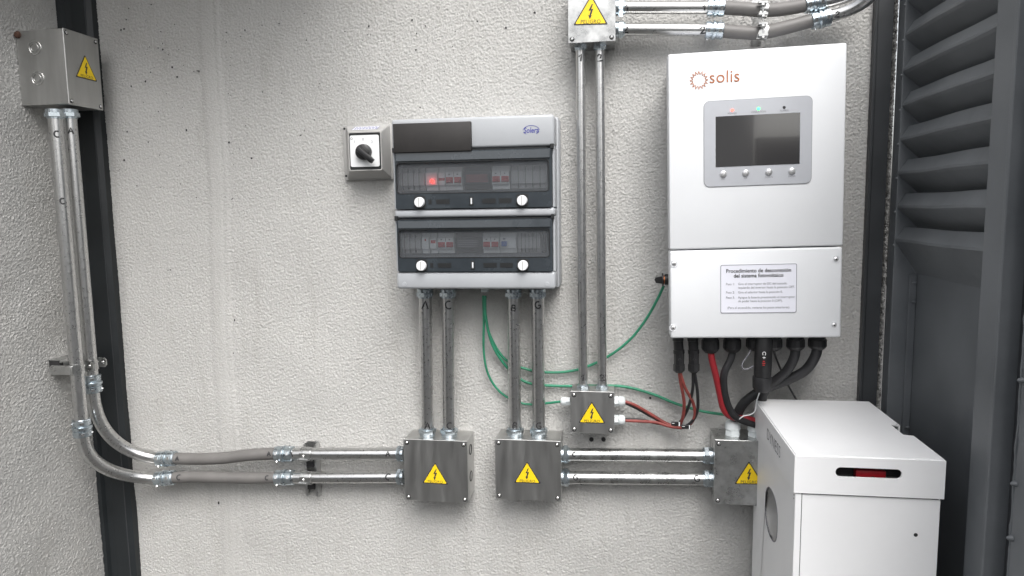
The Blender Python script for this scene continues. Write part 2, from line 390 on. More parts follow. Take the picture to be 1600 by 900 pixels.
# dark folded steel corner profile
cp = U(186, 450, 0).x
c0 = thing('corner_profile', 'dark folded steel profile running up the corner beside the left conduits', 'trim', (XC, 0, 0))
pts = [(XC - .001, -.034), (XC + .010, -.033), (XC + .014, -.024), (XC + .030, -.022), (XC + .033, -.026), (cp - .010, -.026), (cp, -.018), (cp, .001), (XC - .001, .001)]
bm = B(); prism(bm, pts, 0, 2.95, 'xy'); obj('folded_sheet', bm, 'corner_paint', c0, world=True)
bm = B(); box(bm, cp - .0125, cp - .0105, -.0275, -.025, 0, 2.95); obj('seam', bm, 'trim_paint', c0, world=True)

# flat steel trim on the rear wall beside the door, and the ragged mortar edge
xa, xb = U(1351, 310, 0).x, U(1379, 310, 0).x
t0 = thing('wall_trim', 'flat dark grey steel strip on the rear wall beside the louvred door', 'trim', (xa, 0, 0))
bm = B(); box(bm, xa, xb, -.018, .001, 0, 2.95, .0015); obj('flat_bar', bm, 'trim_paint', t0, world=True)
bm = B(); box(bm, xa + .005, xa + .0065, -.0192, -.0175, 0, 2.95); obj('edge_line', bm, 'corner_paint', t0, world=True)
bm = B(); n = 700; rows = []
for i in range(n + 1):
    z = .4 + 1.75 * i / n
    rows.append([bm.verts.new((xb + .0005 + (XD - xb) / 8 * k + random.uniform(-.001, .001), .004 - .006 * (k > 3) + random.uniform(-.004, .004) * (1 if 0 < k < 6 else .3), z)) for k in range(9)])
for a, b in zip(rows, rows[1:]):
    for k in range(8): bm.faces.new((a[k], a[k + 1], b[k + 1], b[k]))
obj('mortar_edge', bm, 'mortar', wallr, world=True)

# ================================================================== LOUVRED STEEL DOOR
door = thing('louvred_door', 'dark grey steel door with folded louvre slats above a flat panel', 'door', (XD, -.2, 0))
def dz(px, py): return UX(px, py, XD).z
ye = lambda px, py=200: UX(px, py, XD).y
y_far, y_in, y_near = -.006, UX(1398, 300, XD).y, UX(1545, 300, XD).y
y_st = UX(1576, 300, XD).y
bm = B(); box(bm, XD, XD + .05, y_far - .001, y_in - .012, 0, 2.1, .001); obj('jamb', bm, 'door_paint', door, world=True)
bm = B(); box(bm, XD - .004, XD + .05, y_near, y_st, .02, 2.1, .002); obj('stile', bm, 'door_paint', door, world=True)
bm = B(); box(bm, XD - .007, XD + .03, y_st - .0095, y_st - .0005, .02, 2.1, .0015); obj('edge_bead', bm, 'door_paint', door, world=True)
zf = [dz(1398, y) for y in (377, 328, 268, 217, 165, 115, 63, 13)]
pitch = (zf[-1] - zf[0]) / 7; zf = [zf[0] + i * pitch for i in range(0, 9)]
ya, yb = y_in - .0125, y_near + .001
for i, z in enumerate(zf):
    up = pitch * .42; dn = pitch * (.62 if i else .95); s = 9; bm = B(); rows = []
    prof = [(.016, up), (.013, up * .98), (-.002, .005), (-.0025, 0), (.001, -.005), (.040, -dn), (.0405, -dn - .0015), (.002, -.0035), (.0008, .004), (.0145, up * .93)]
    for k in range(s + 1):
        y = ya + (yb - ya) * k / s; wob = .0012 * math.sin(k * 1.3 + i * 2.1)
        rows.append([bm.verts.new((XD + .004 + px_ + wob * (px_ < .01), y, z + pz_ + .0008 * math.sin(k * .9 + i))) for px_, pz_ in prof])
    m = len(prof)
    for a, b in zip(rows, rows[1:]):
        for k in range(m): bm.faces.new((a[k], a[(k + 1) % m], b[(k + 1) % m], b[k]))
    bm.faces.new(rows[0][::-1]); bm.faces.new(rows[-1])
    obj('louvre_slat', bm, 'door_paint', door, world=True)
    bm = B(); lathe(bm, (XD + .0005, ya + .004, z - .008), (XD - .003, ya + .004, z - .008), [(0, .003), (.6, .0026), (1, .001)], 10); obj('rivet', bm, 'door_paint', door, True, world=True)
zb = zf[0] - pitch * .95
bm = B(); box(bm, XD + .045, XD + .048, ya, yb, .02, zb - .001); obj('flat_panel', bm, 'door_paint', door, world=True)
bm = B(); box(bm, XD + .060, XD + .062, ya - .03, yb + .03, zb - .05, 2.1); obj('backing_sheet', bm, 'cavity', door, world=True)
bm = B(); box(bm, XD + .030, XD + .0445, ya - .0065, ya - .0005, .02, zb - .004, .001); obj('inner_angle', bm, 'door_paint', door, world=True)
for z in (zb - .06, zb - .02, zb - .33):
    bm = B(); lathe(bm, (XD + .04, ya - .0125, z), (XD + .033, ya - .014, z), [(0, .0035), (1, .0015)], 10); obj('weld_spot', bm, 'door_paint', door, True, world=True)
# the neighbouring steel leaf
leaf = thing('steel_leaf', 'flat dark grey steel leaf with rivets at the far right edge', 'door', (XD, -.9, 0))
yl0 = y_st - .012
yl1 = yl0 - .04
bm = B(); box(bm, XD + .022, XD + .05, yl1, yl0, .02, 2.1); obj('rebate', bm, 'trim_paint', leaf, world=True)
bm = B(); box(bm, XD + .006, XD + .05, -.90, yl1 - .0005, .02, 2.1, .002); obj('flat_panel', bm, 'door_paint', leaf, world=True)
for px, py in ((1588, 387), (1570, 585), (1555, 738), (1548, 818), (1540, 893), (1597, 250), (1606, 120)):
    z = UX(px, py, XD).z
    bm = B(); lathe(bm, (XD + .008, yl1 - .006, z), (XD - .002, yl1 - .006, z), [(0, .0048), (.4, .0046), (.8, .003), (1, .001)], 12)
    obj('rivet', bm, 'door_paint', leaf, True, world=True)
bm = B(); tube(bm, [(XD + .006 + random.uniform(-.0008, .0008), yl1 - .0005 + random.uniform(-.0008, .0008), .3 + i * .012) for i in range(180)], lambda i: random.uniform(.0012, .0026), 7)
obj('weld_bead', bm, 'door_paint', leaf, True, world=True)

# ================================================================== JUNCTION BOXES
def warning(root, cx, cz, y, wd, face0=lambda bm: bm, name='warning_sticker'):
    h = wd * .84; tm = Matrix.Translation((cx, 0, cz)) @ Matrix.Rotation(random.uniform(-.035, .035), 4, 'Y') @ Matrix.Translation((-cx, 0, -cz))
    def face(bm): bmesh.ops.transform(bm, matrix=tm, verts=bm.verts); return face0(bm)
    def tri(k):                                   # triangle with slightly rounded tips, centred on its centroid
        P = [(-wd / 2, -h / 3), (wd / 2, -h / 3), (0, h * 2 / 3)]; out = []
        for i in range(3):
            a, b, c = Vector(P[i - 1]), Vector(P[i]), Vector(P[(i + 1) % 3])
            out += [b + (a - b).normalized() * .002, b + (c - b).normalized() * .002]
        return [(cx + p.x * k, cz + p.y * k) for p in out]
    st = obj(name, face(prism(B(), tri(1), y - .0005, y + .0004)), 'print_black', root)
    obj('yellow_field', face(prism(B(), tri(.885), y - .0009, y - .0004)), 'sticker_yellow', st)
    s = wd * .5
    bolt = [(.06, .62), (-.16, .12), (-.01, .15), (-.10, -.22), (-.17, -.20), (-.055, -.50), (.08, -.22), (.02, -.22), (.17, .27), (.02, .24), (.14, .62)]
    obj('lightning_bolt', face(prism(B(), [(cx + a * s * .84, cz + h * .125 + b * s * .76 - .003) for a, b in bolt], y - .0013, y - .0008)), 'print_black', st)
    bm = text_bm('PELIGRO', wd * .145, sp=1.05)
    bmesh.ops.transform(bm, matrix=Matrix.Translation((cx, y - .0011, cz - h * .235)) @ Matrix.Rotation(R(90), 4, 'X'), verts=bm.verts)
    face(bm); me = bpy.data.meshes.new('lettering'); bm.to_mesh(me); bm.free(); mesh_obj('lettering', me, 'print_black', st)
def screw(bm, x, z, y, r=.0036):
    lathe(bm, (x, y, z), (x, y - .0026, z), [(0, r), (.5, r * .95), (1, r * .5)], 12)
    return bm
def junction_box(label, x0, y0, x1, y1, depth, sticker, mname='galv', face=None, root=None, knock=(), e_frame=None, group='galvanised junction boxes'):
    """front face given by its pixels; local frame: x right, z up, -y out of the wall"""
    if root is None:
        a, b = U(x0, y0, depth), U(x1, y1, depth); wd, h = b.x - a.x, a.z - b.z
        root = thing('junction_box', label, 'junction box', ((a.x + b.x) / 2, 0, b.z), 0, group)
    else: root, wd, h = root
    F_ = face or (lambda bm: bm); t = .0016; W = wd / 2
    bm = B(); box(bm, -W + .001, W - .001, -depth + t, 0, .001, h - .001, .0008, 1); obj('body', F_(bm), mname, root)
    bm = B(); box(bm, -W, W, -depth - .0001, -depth + t - .0003, 0, h, .0006, 1); lid = obj('lid', F_(bm), mname, root)
    for sx in (-1, 1):
        for sz in (0, 1):
            x, z = sx * (W - .0085), .0085 if sz == 0 else h - .0085
            obj('screw', F_(screw(B(), x, z, -depth - .0002)), 'screw_steel', lid)
            ring_bm = B(); ring(ring_bm, circ(x, z - .0006, .0050, 14), circ(x, z, .0037, 14), -depth - .0006, -depth + .0003); obj('washer', F_(ring_bm), 'cavity', lid)
    cx, cz, sw = sticker; warning(root, cx * W, cz * h, -depth - .0005, sw, F_)
    return root, W, h
j1 = junction_box('galvanised box with knockout side, receiving conduits A and C from both sides', 630, 686, 732, 786, .08, (-.02, .41, .062))
root, W, h = j1
for z, r in ((h * .78, .0125), (h * .34, .0125)):   # knockouts on the right side
    bm = B(); ring(bm, circ(-.042, z, r, 22), circ(-.042, z, r - .0012, 22), W - .0012, W + .0002, 'yz'); obj('knockout', bm, 'cavity', root)
j2 = junction_box('galvanised box under conduits B and G, right of the box with conduits A and C', 773, 686, 877, 784, .08, (-.02, .41, .062))
j3 = junction_box('smallest galvanised box, with white cable glands on both sides', 891, 611, 960, 678, .075, (-.02, .42, .060))
j4 = junction_box('galvanised box half hidden behind the white battery cabinet', 1117, 687, 1222, 792, .085, (.02, .45, .062), 'galv_bright')
j5 = junction_box('bright galvanised box cut off by the top edge of the photograph', 887, -34, 962, 64, .085, (-.04, .42, .072), 'galv_bright')
# left wall box: same builder turned by 90 degrees
yN = UX(22, 46, XC).y; d_ = ray(97, 43); XLID = d_[0] * (yN + DIST) / d_[1]
A_, B_ = UX(98, 43, XLID), UX(110, 163, XLID); Cn = UX(153, 66, XLID)
wd, h = Cn.y - A_.y, A_.z - B_.z
dep = XLID - XC
rt = bpy.data.objects.new('junction_box', None); COL.objects.link(rt)
loc = Vector((XC, (A_.y + Cn.y) / 2, B_.z)); rt.location = loc; rt.rotation_euler = (0, 0, R(90))
ROOTM[rt] = Matrix.Translation(loc) @ Matrix.Rotation(R(90), 4, 'Z')
tag(rt, 'galvanised box on the left side wall, two round knockouts towards the viewer', 'junction box', 'galvanised junction boxes')
junction_box('', 0, 0, 0, 0, dep, (.12, .50, .066), 'galv', root=(rt, wd, h))
for z in (h * .76, h * .36):
    bm = B(); ring(bm, circ(-dep * .38, z, .0155, 26), circ(-dep * .38, z, .0142, 26), -wd / 2 - .0004, -wd / 2 + .002, 'yz'); obj('knockout', bm, 'screw_steel', rt)
    bm = B(); ring(bm, circ(-dep * .37, z, .0095, 22), circ(-dep * .37, z, .0085, 22), -wd / 2 - .0003, -wd / 2 + .002, 'yz'); obj('knockout', bm, 'galv_bright', rt)
bm = B(); lathe(bm, (-wd / 2 + .004, -.006, h * .97), (-wd / 2 - .004, -.006, h * .90), [(0, .006), (.4, .008), (.8, .006), (1, .002)], 9); obj('rust_lump', bm, 'rust', rt, True)

# ================================================================== CONDUITS
def nut(bm, p0, p1, r):                              # hexagon nut with a collar
    lathe(bm, p0, p1, [(0, r * 1.12), (.28, r * 1.15), (.30, r * 1.38), (.66, r * 1.38), (.68, r * 1.22), (1, r * 1.20)], 18)
def hexnut(bm, p0, p1, r): lathe(bm, p0, p1, [(0, r * 1.02), (.06, r * 1.12), (.94, r * 1.12), (1, r * 1.02)], 6, .3)
def conduit(name, label, a, b, r, ends=(1, 1), marks=(), group='rigid steel conduits', mname='conduit_steel', nl=.020, bend=None):
    a, b = Vector(a), Vector(b); ax = (b - a).normalized(); t = thing(name, label, 'conduit', a, 0, group)
    bm = B(); lathe(bm, a, b, [(0, r), (1, r)], 24); obj('tube', bm, mname, t, True, world=True)
    for k, (p, d) in enumerate(((a, ax), (b, -ax))):
        if not ends[k]: continue
        L = nl * ends[k]; bm = B(); lathe(bm, p - d * .001, p + d * L, [(0, r * 1.25), (.35, r * 1.25), (.37, r * 1.12), (1, r * 1.10)], 20); s = obj('end_sleeve', bm, 'zinc', t, True, world=True)
        bm = B(); lathe(bm, p + d * L * .30, p + d * L * .82, [(0, r * 1.28), (.08, r * 1.42), (.92, r * 1.42), (1, r * 1.28)], 6, .4 + k); obj('hexagon_nut', bm, 'zinc', s, world=True)
    for ch, f, sz in marks: marker(t, ch, a + (b - a) * f, ax, r, sz)
    return t
eP = .042
def V(px0, py0, px1, py1, e=eP): return U(px0, py0, e), U(px1, py1, e)
r25 = .0148
conduit('steel_conduit', 'upright steel conduit marked A below the distribution board, leftmost of its four', *V(664, 452, 668, 680), r25, marks=(('A', .10, .017), ('A', .92, .014)))
conduit('steel_conduit', 'upright steel conduit marked C beside conduit A below the board', *V(700, 452, 702, 680), r25, marks=(('C', .10, .016), ('C', .92, .013)))
conduit('steel_conduit', 'upright steel conduit marked B below the board, third of its four', *V(802, 452, 805, 680), r25, marks=(('B', .12, .012), ('B', .92, .013)))
conduit('steel_conduit', 'upright steel conduit marked G below the board, rightmost of its four', *V(840, 452, 842, 680), r25, marks=(('G', .10, .014), ('G', .92, .013)))
r20 = .0104
conduit('steel_conduit', 'long thin upright conduit marked 1 above the smallest box', *V(907, 66, 911, 612), r20, marks=(('1', .045, .013), ('1', .955, .013)), nl=.018)
conduit('steel_conduit', 'long thin upright conduit marked 2 right of conduit 1', *V(937, 66, 941, 612), r20, marks=(('2', .045, .013), ('2', .955, .013)), nl=.018)
conduit('steel_conduit', 'upper horizontal conduit between the two galvanised boxes at lower right', *V(877, 710, 1112, 712), r25, marks=(('C', .09, .009),), mname='galv_bright')
conduit('steel_conduit', 'lower horizontal conduit marked G between boxes at lower right', *V(877, 746, 1112, 748), r25, marks=(('G', .10, .011), ('G', .90, .013)), mname='galv_bright')
conduit('steel_conduit', 'upper horizontal conduit marked A entering the box from the left', *V(452, 709, 631, 709), r25, ends=(0, .8), marks=(('A', .035, .014), ('A', .88, .012)))
conduit('steel_conduit', 'lower horizontal conduit marked C entering the box from the left', *V(452, 746, 631, 745), r25, ends=(0, .8), marks=(('C', .035, .014), ('C', .88, .014)))
conduit('steel_conduit', 'short horizontal conduit marked 1 at the top of the photograph', *V(962, 12, 1112, 12, .045), .0130, ends=(1, 0), marks=(('1', .12, .013), ('1', .92, .010)))
conduit('steel_conduit', 'short horizontal conduit marked 2 above the white inverter', *V(962, 46, 1108, 47, .045), .0130, ends=(1, 0), marks=(('2', .11, .013), ('2', .93, .014)))
XL = XLID - .036
def down(px0, py0, px1, py1):
    a = UX(px0, py0, XL); b = UX(px1, py1, XL); b.y = a.y; return a, b
aC, bC = down(85, 172, 129, 662); aA, bA = down(108, 172, 148, 598)
conduit('steel_conduit', 'tall conduit marked C on the left wall, nearer the viewer', aC, bC, r25, ends=(1, 0), marks=(('C', .075, .012), ('C', .28, .011)))
conduit('steel_conduit', 'tall conduit marked A on the left wall, beside the dark corner profile', aA, bA, r25, ends=(1, 0), marks=(('A', .075, .012),))
def coupling(parent, a, b, r, name='coupling'):      # compression coupling: two collars and a ridged middle
    a, b = Vector(a), Vector(b)
    bm = B(); lathe(bm, a, b, [(0, r * 1.18), (.03, r * 1.34), (.30, r * 1.34), (.33, r * 1.22), (.38, r * 1.22), (.40, r * 1.46), (.47, r * 1.50), (.54, r * 1.46), (.56, r * 1.25), (.62, r * 1.25), (.64, r * 1.38), (.95, r * 1.38), (1, r * 1.2)], 24)
    c = obj(name, bm, 'zinc', parent, True, world=True)
    ax = (b - a).normalized(); n = (CAM - (a + b) / 2); n = (n - ax * n.dot(ax)).normalized(); s = ax.cross(n)
    L = (b - a).length
    for f, sg in ((.15, 1), (.8, -1)):
        p = a + ax * L * f + (n * .35 + s * sg * .94) * r * 1.3
        bm = B(); cyl(bm, p, p + (n * .35 + s * sg * .94) * .004, .0022, 8); obj('set_screw', bm, 'screw_steel', c, world=True)
    for f in (.17, .8):                                # pressed tabs facing the viewer
        p = a + ax * L * f + n * r * 1.36; bm = B()
        vs = [bm.verts.new(p + ax * i * .0028 + s * j * .0036 + n * kk) for i in (-1, 1) for j in (-1, 1) for kk in (-.001, .0009)]
        for q in ((0, 1, 3, 2), (4, 6, 7, 5), (0, 4, 5, 1), (2, 3, 7, 6), (0, 2, 6, 4), (1, 5, 7, 3)): bm.faces.new([vs[i] for i in q])
        obj('pressed_tab', bm, 'screw_steel', c, world=True)
    return c
def elbow(label, pts, r, cpl=None, marks=(), group='bent steel conduits'):
    t = thing('conduit_elbow', label, 'conduit', pts[0], 0, group)
    obj('tube', tube(B(), pts, r, 22), 'conduit_steel', t, True, world=True)
    if cpl: coupling(t, cpl[0], cpl[1], r)
    for ch, k, sz in marks: marker(t, ch, pts[k], (pts[k + 1] - pts[k - 1]), r, sz)
    return t
eF = .05
def bend_down(top, px, py, dn, rt):
    end = U(px, py, eF); a = Vector(top)
    dz_ = a.z - .03 - end.z; dx_ = end.x - a.x
    return [a, a + Vector((0, 0, -.02))] + bezier(a + Vector((0, 0, -.03)), a + Vector((0, 0, -.03 - dz_ * .66)), end - Vector((dx_ * .62, 0, 0)), end)
elbow('bent steel conduit C sweeping from the left wall, lower of the two bends', bend_down(bC, 250, 748, .16, .155), r25, (bC + Vector((0, 0, .012)), bC - Vector((0, 0, .030))))
elbow('bent steel conduit A sweeping from the left wall, upper of the two bends', bend_down(bA, 253, 716, .17, .15), r25, (bA + Vector((0, 0, .022)), bA - Vector((0, 0, .022))))
e2 = spline([U(1290, 27, .05), U(1310, 22, .055), U(1335, 12, .065), U(1356, -2, .08), U(1372, -22, .10), U(1380, -60, .12)], 10)
elbow('bent steel conduit marked 2 rising past the top edge at upper right', e2, .0125, marks=(('2', 9, .010),))
e1 = spline([U(1278, 5, .05), U(1305, 0, .05), U(1330, -8, .055), U(1350, -22, .07), U(1362, -60, .1)], 10)
elbow('bent steel conduit behind conduit 2 at the top edge, upper right', e1, .0125)
def flex(label, pts, r, c0, c1, marks=()):
    t = thing('flexible_conduit', label, 'conduit', pts[0], 0, 'grey flexible conduits')
    P = resample(spline(pts, 30), .0021)
    obj('ribbed_hose', tube(B(), P, lambda i: r * (1.0 if i % 2 else .972), 20), 'flex_pvc', t, True, world=True)
    coupling(t, *c0, r * .93); coupling(t, *c1, r * .93)
    for ch, px, py, e, sz in marks:
        p = U(px, py, e); k = min(range(1, len(P) - 1), key=lambda i: (P[i] - p).length); marker(t, ch, P[k], P[k + 1] - P[k - 1], r * 1.01, sz)
    return t
flex('grey flexible conduit marked A at lower left, upper of the two', [U(262, 716, eF), U(300, 717, eF), U(345, 716, eF), U(390, 711, .046), U(440, 708, eP)], .0148,
     (U(247, 717, eF), U(275, 716, eF)), (U(431, 709, eP), U(459, 709, eP)), (('A', 282, 711, eF, .010), ('A', 424, 705, eP, .010)))
flex('grey flexible conduit marked C at lower left, lower of the two', [U(260, 747, eF), U(300, 745, eF), U(345, 746, eF), U(390, 747, .046), U(440, 746, eP)], .0145,
     (U(244, 748, eF), U(273, 746, eF)), (U(431, 746, eP), U(460, 746, eP)), (('C', 284, 743, eF, .012), ('C', 421, 742, eP, .010)))
flex('grey flexible conduit at the top edge, upper of the two above the inverter', [U(1118, 12, .045), U(1150, 13, .048), U(1192, 16, .05), U(1230, 13, .05), U(1272, 5, .05)], .0140,
     (U(1105, 12, .045), U(1132, 12, .045)), (U(1257, 8, .05), U(1288, 2, .05)))
flex('grey flexible conduit above the inverter, lower of the two at the top', [U(1118, 47, .045), U(1150, 50, .048), U(1190, 51, .05), U(1228, 43, .05), U(1280, 29, .05)], .0140,
     (U(1102, 47, .045), U(1130, 48, .045)), (U(1267, 33, .05), U(1297, 26, .05)))

# ---- clamps
def strut(parent, p, wd, z0, z1, dep=.02):            # open channel rail fixed to the wall
    x = p.x; bm = B()
    box(bm, x - wd / 2, x + wd / 2, -.0020, .001, z0, z1)
    for s in (-1, 1):
        box(bm, x + s * wd / 2 - .0008, x + s * wd / 2 + .0008, -dep, -.0021, z0, z1)
        box(bm, x + s * (wd / 2 - .0046), x + s * (wd / 2 - .0010), -dep + .0002, -dep + .0016, z0, z1)
    return obj('channel_rail', bm, 'galv_bright', parent, world=True)
def saddle(parent, c, axis, r, wd, lug=Vector((0, 0, -1))):
    bm = B(); ax = axis.normalized(); n = Vector((0, -1, 0)); b = ax.cross(n); rows = []
    for k in range(15):
        a = R(-100 + 200 * k / 14); d = n * math.cos(a) + b * math.sin(a)
        rows.append([bm.verts.new(c + ax * s + d * q) for s, q in ((-wd / 2, r), (wd / 2, r), (wd / 2, r + .0018), (-wd / 2, r + .0018))])
    for p, q in zip(rows, rows[1:]):
        for k in range(4): bm.faces.new((p[k], p[(k + 1) % 4], q[(k + 1) % 4], q[k]))
    bm.faces.new(rows[0]); bm.faces.new(rows[-1][::-1])
    return obj('saddle', bm, 'galv_bright', parent, True, world=True)
cl = thing('pipe_clamp', 'channel rail with two saddles holding conduits A and C at lower left', 'clamp', U(487, 728, 0), 0, 'pipe clamps')
p = U(487, 728, .02); strut(cl, p, .030, U(487, 769, 0).z, U(487, 689, 0).z, .026)
for py, lb in ((709, 0), (746, 1)):
    c = U(480, py, eP); saddle(cl, c, Vector((1, 0, 0)), r25 + .0006, .026)
    # tongue folded forward over the tube
    bm = B(); q = U(477, py + 6, eP + r25 + .003); box(bm, q.x - .014, q.x + .014, q.y - .0045, q.y - .0025, q.z - .003, q.z + .012, .0008, 1)
    prism(bm, [(q.x - .016, q.z - .0045), (q.x + .010, q.z - .006), (q.x + .018, q.z + .004), (q.x + .018, q.z + .012), (q.x + .0155, q.z + .012), (q.x + .0155, q.z + .004), (q.x + .009, q.z - .0035), (q.x - .016, q.z - .002)], q.y - .009, q.y - .0005)
    obj('tongue', bm, 'galv_bright', cl, world=True)
    bm = B(); screw(bm, q.x - .003, q.z + .005, q.y - .0045, .0035); obj('screw', bm, 'screw_steel', cl, True, world=True)
    bm = B(); z = U(487, py + (17 if lb == 0 else 15), .03).z; box(bm, p.x - .009, p.x + .009, -.030, -.010, z - .006, z + .006); obj('clamp_nut', bm, 'cavity', cl, world=True)
cl = thing('pipe_clamp', 'steel clamp holding both tall conduits to the left wall', 'clamp', UX(95, 575, XC), 0, 'pipe clamps')
zc = UX(130, 573, XL).z
bm = B()
ya_, yb_ = UX(88, 575, XC + .02).y, aA.y + .05
box(bm, XC - .001, XC + .0018, ya_, yb_, zc - .016, zc + .016)
for s in (-1, 1):
    box(bm, XC + .0019, XC + .030, ya_, yb_, zc + s * .016 - .0008, zc + s * .016 + .0008)
    box(bm, XC + .030, XC + .0315, ya_, yb_, zc + s * .0165, zc + s * .0100)
obj('channel_rail', bm, 'galv_bright', cl, world=True)
bm = B(); box(bm, XC + .002, XC + .029, ya_ + .001, ya_ + .012, zc - .0145, zc + .0145); obj('rail_mouth', bm, 'cavity', cl, world=True)
for q in (aC, aA):
    bm = B(); rows = []
    for k in range(17):
        a = R(-105 + 210 * k / 16); d = Vector((math.cos(a), math.sin(a), 0))
        rows.append([bm.verts.new(Vector((q.x, q.y, zc)) + d * rr + Vector((0, 0, s))) for s, rr in ((-.012, r25 + .0004), (.012, r25 + .0004), (.012, r25 + .0022), (-.012, r25 + .0022))])
    for a, b in zip(rows, rows[1:]):
        for k in range(4): bm.faces.new((a[k], a[(k + 1) % 4], b[(k + 1) % 4], b[k]))
    bm.faces.new(rows[0]); bm.faces.new(rows[-1][::-1]); obj('saddle', bm, 'galv_bright', cl, True, world=True)
    # lug with its screw on the far side of the tube
    yl = q.y + r25 + .012
    bm = B(); prism(bm, [(q.x + .002, zc - .012), (q.x + .016, zc - .012), (q.x + .022, zc - .006), (q.x + .022, zc + .006), (q.x + .016, zc + .012), (q.x + .002, zc + .012)], yl - .0015, yl + .0005)
    box(bm, q.x + .0002, q.x + .0018, q.y + r25 * .4, yl + .0004, zc - .0118, zc + .0118); obj('lug', bm, 'galv_bright', cl, world=True)
    bm = B(); screw(bm, q.x + .012, zc, yl - .0016, .004); obj('screw', bm, 'screw_steel', cl, True, world=True)
bm = B(); box(bm, XC + .0316, aC.x + .004, aC.y - .024, aC.y - .012, zc - .010, zc + .010, .001, 1); obj('bracket_arm', bm, 'galv_bright', cl, world=True)
cl = thing('pipe_clamp', 'threaded rod with two clamps on the flexible conduits above the inverter', 'clamp', U(1192, 30, 0), 0, 'pipe clamps')
pa, pb = U(1192, 2, .068), U(1193, 58, .068)
bm = B(); cyl(bm, pa, pb, .0016, 10); obj('threaded_rod', bm, 'screw_steel', cl, True, world=True)
bm = B(); box(bm, pa.x - .010, pa.x + .010, -.004, .001, pb.z - .004, pa.z + .02); obj('wall_plate', bm, 'galv_bright', cl, world=True)
for py, cpy in ((14, 16), (47, 50)):
    c = U(1192, cpy, .05); saddle(cl, c, Vector((1, .0, -.1)), .0146, .016)
    for dy in (-10, 8):
        q = U(1192, py + dy, .071); bm = B(); box(bm, q.x - .0095, q.x + .0095, q.y - .006, q.y + .006, q.z - .0022, q.z + .0022, .0006, 1); obj('clamp_ear', bm, 'galv_bright', cl, world=True)
        bm = B(); lathe(bm, q + Vector((0, -.002, -.006)), q + Vector((0, -.002, -.0023)), [(0, .0042), (1, .0042)], 6); obj('hexagon_nut', bm, 'screw_steel', cl, world=True)
q = U(1191, 55, .066); bm = B(); prism(bm, [(q.x - .012, q.z - .007), (q.x + .008, q.z - .007), (q.x + .012, q.z + .010), (q.x - .006, q.z + .010)], q.y - .0015, q.y + .0005); obj('tongue', bm, 'galv_bright', cl, world=True)

# ================================================================== DISTRIBUTION BOARD
eB = .125
a, b = U(611, 187, eB), U(868, 452, eB)
brd = thing('distribution_board', 'light grey two-row distribution board with smoked hinged windows', 'electrical panel', ((a.x + b.x) / 2, 0, b.z))
MB_ = wm(brd).inverted()
def L(px, py, e=eB): v = MB_ @ U(px, py, e); return v.x, v.z
W = (b.x - a.x) / 2; H = a.z - b.z
_, d1t = L(740, 232); _, d1b = L(740, 325); _, d2t = L(740, 340); _, d2b = L(740, 424)
y0 = -eB
bm = B(); box(bm, -W - .004, W + .004, -.062, 0, -.003, H + .002, .004); obj('back_box', bm, 'grey_plastic', brd, True)
def cover(name, z0, z1, notch=False):
    bm = B(); box(bm, -W, W, y0, -.0622, z0, z1, .006, 3); return obj(name, bm, 'grey_plastic', brd, True)
cover('top_cover', d1t + .001, H); cover('middle_bar', d2t + .001, d1b - .001); cover('bottom_cover', 0, d2b - .001)
for z0, z1 in ((d1b, d1t), (d2b, d2t)):
    for s in (-1, 1):
        bm = B(); box(bm, s * W, s * (W - .005), y0 + .004, -.0622, z0 - .0008, z1 + .0008, .001, 1); obj('side_rail', bm, 'grey_plastic', brd)
    bm = B(); box(bm, -W + .0052, W - .0052, -.070, -.0623, z0, z1); obj('inner_plate', bm, 'grey_plastic', brd)
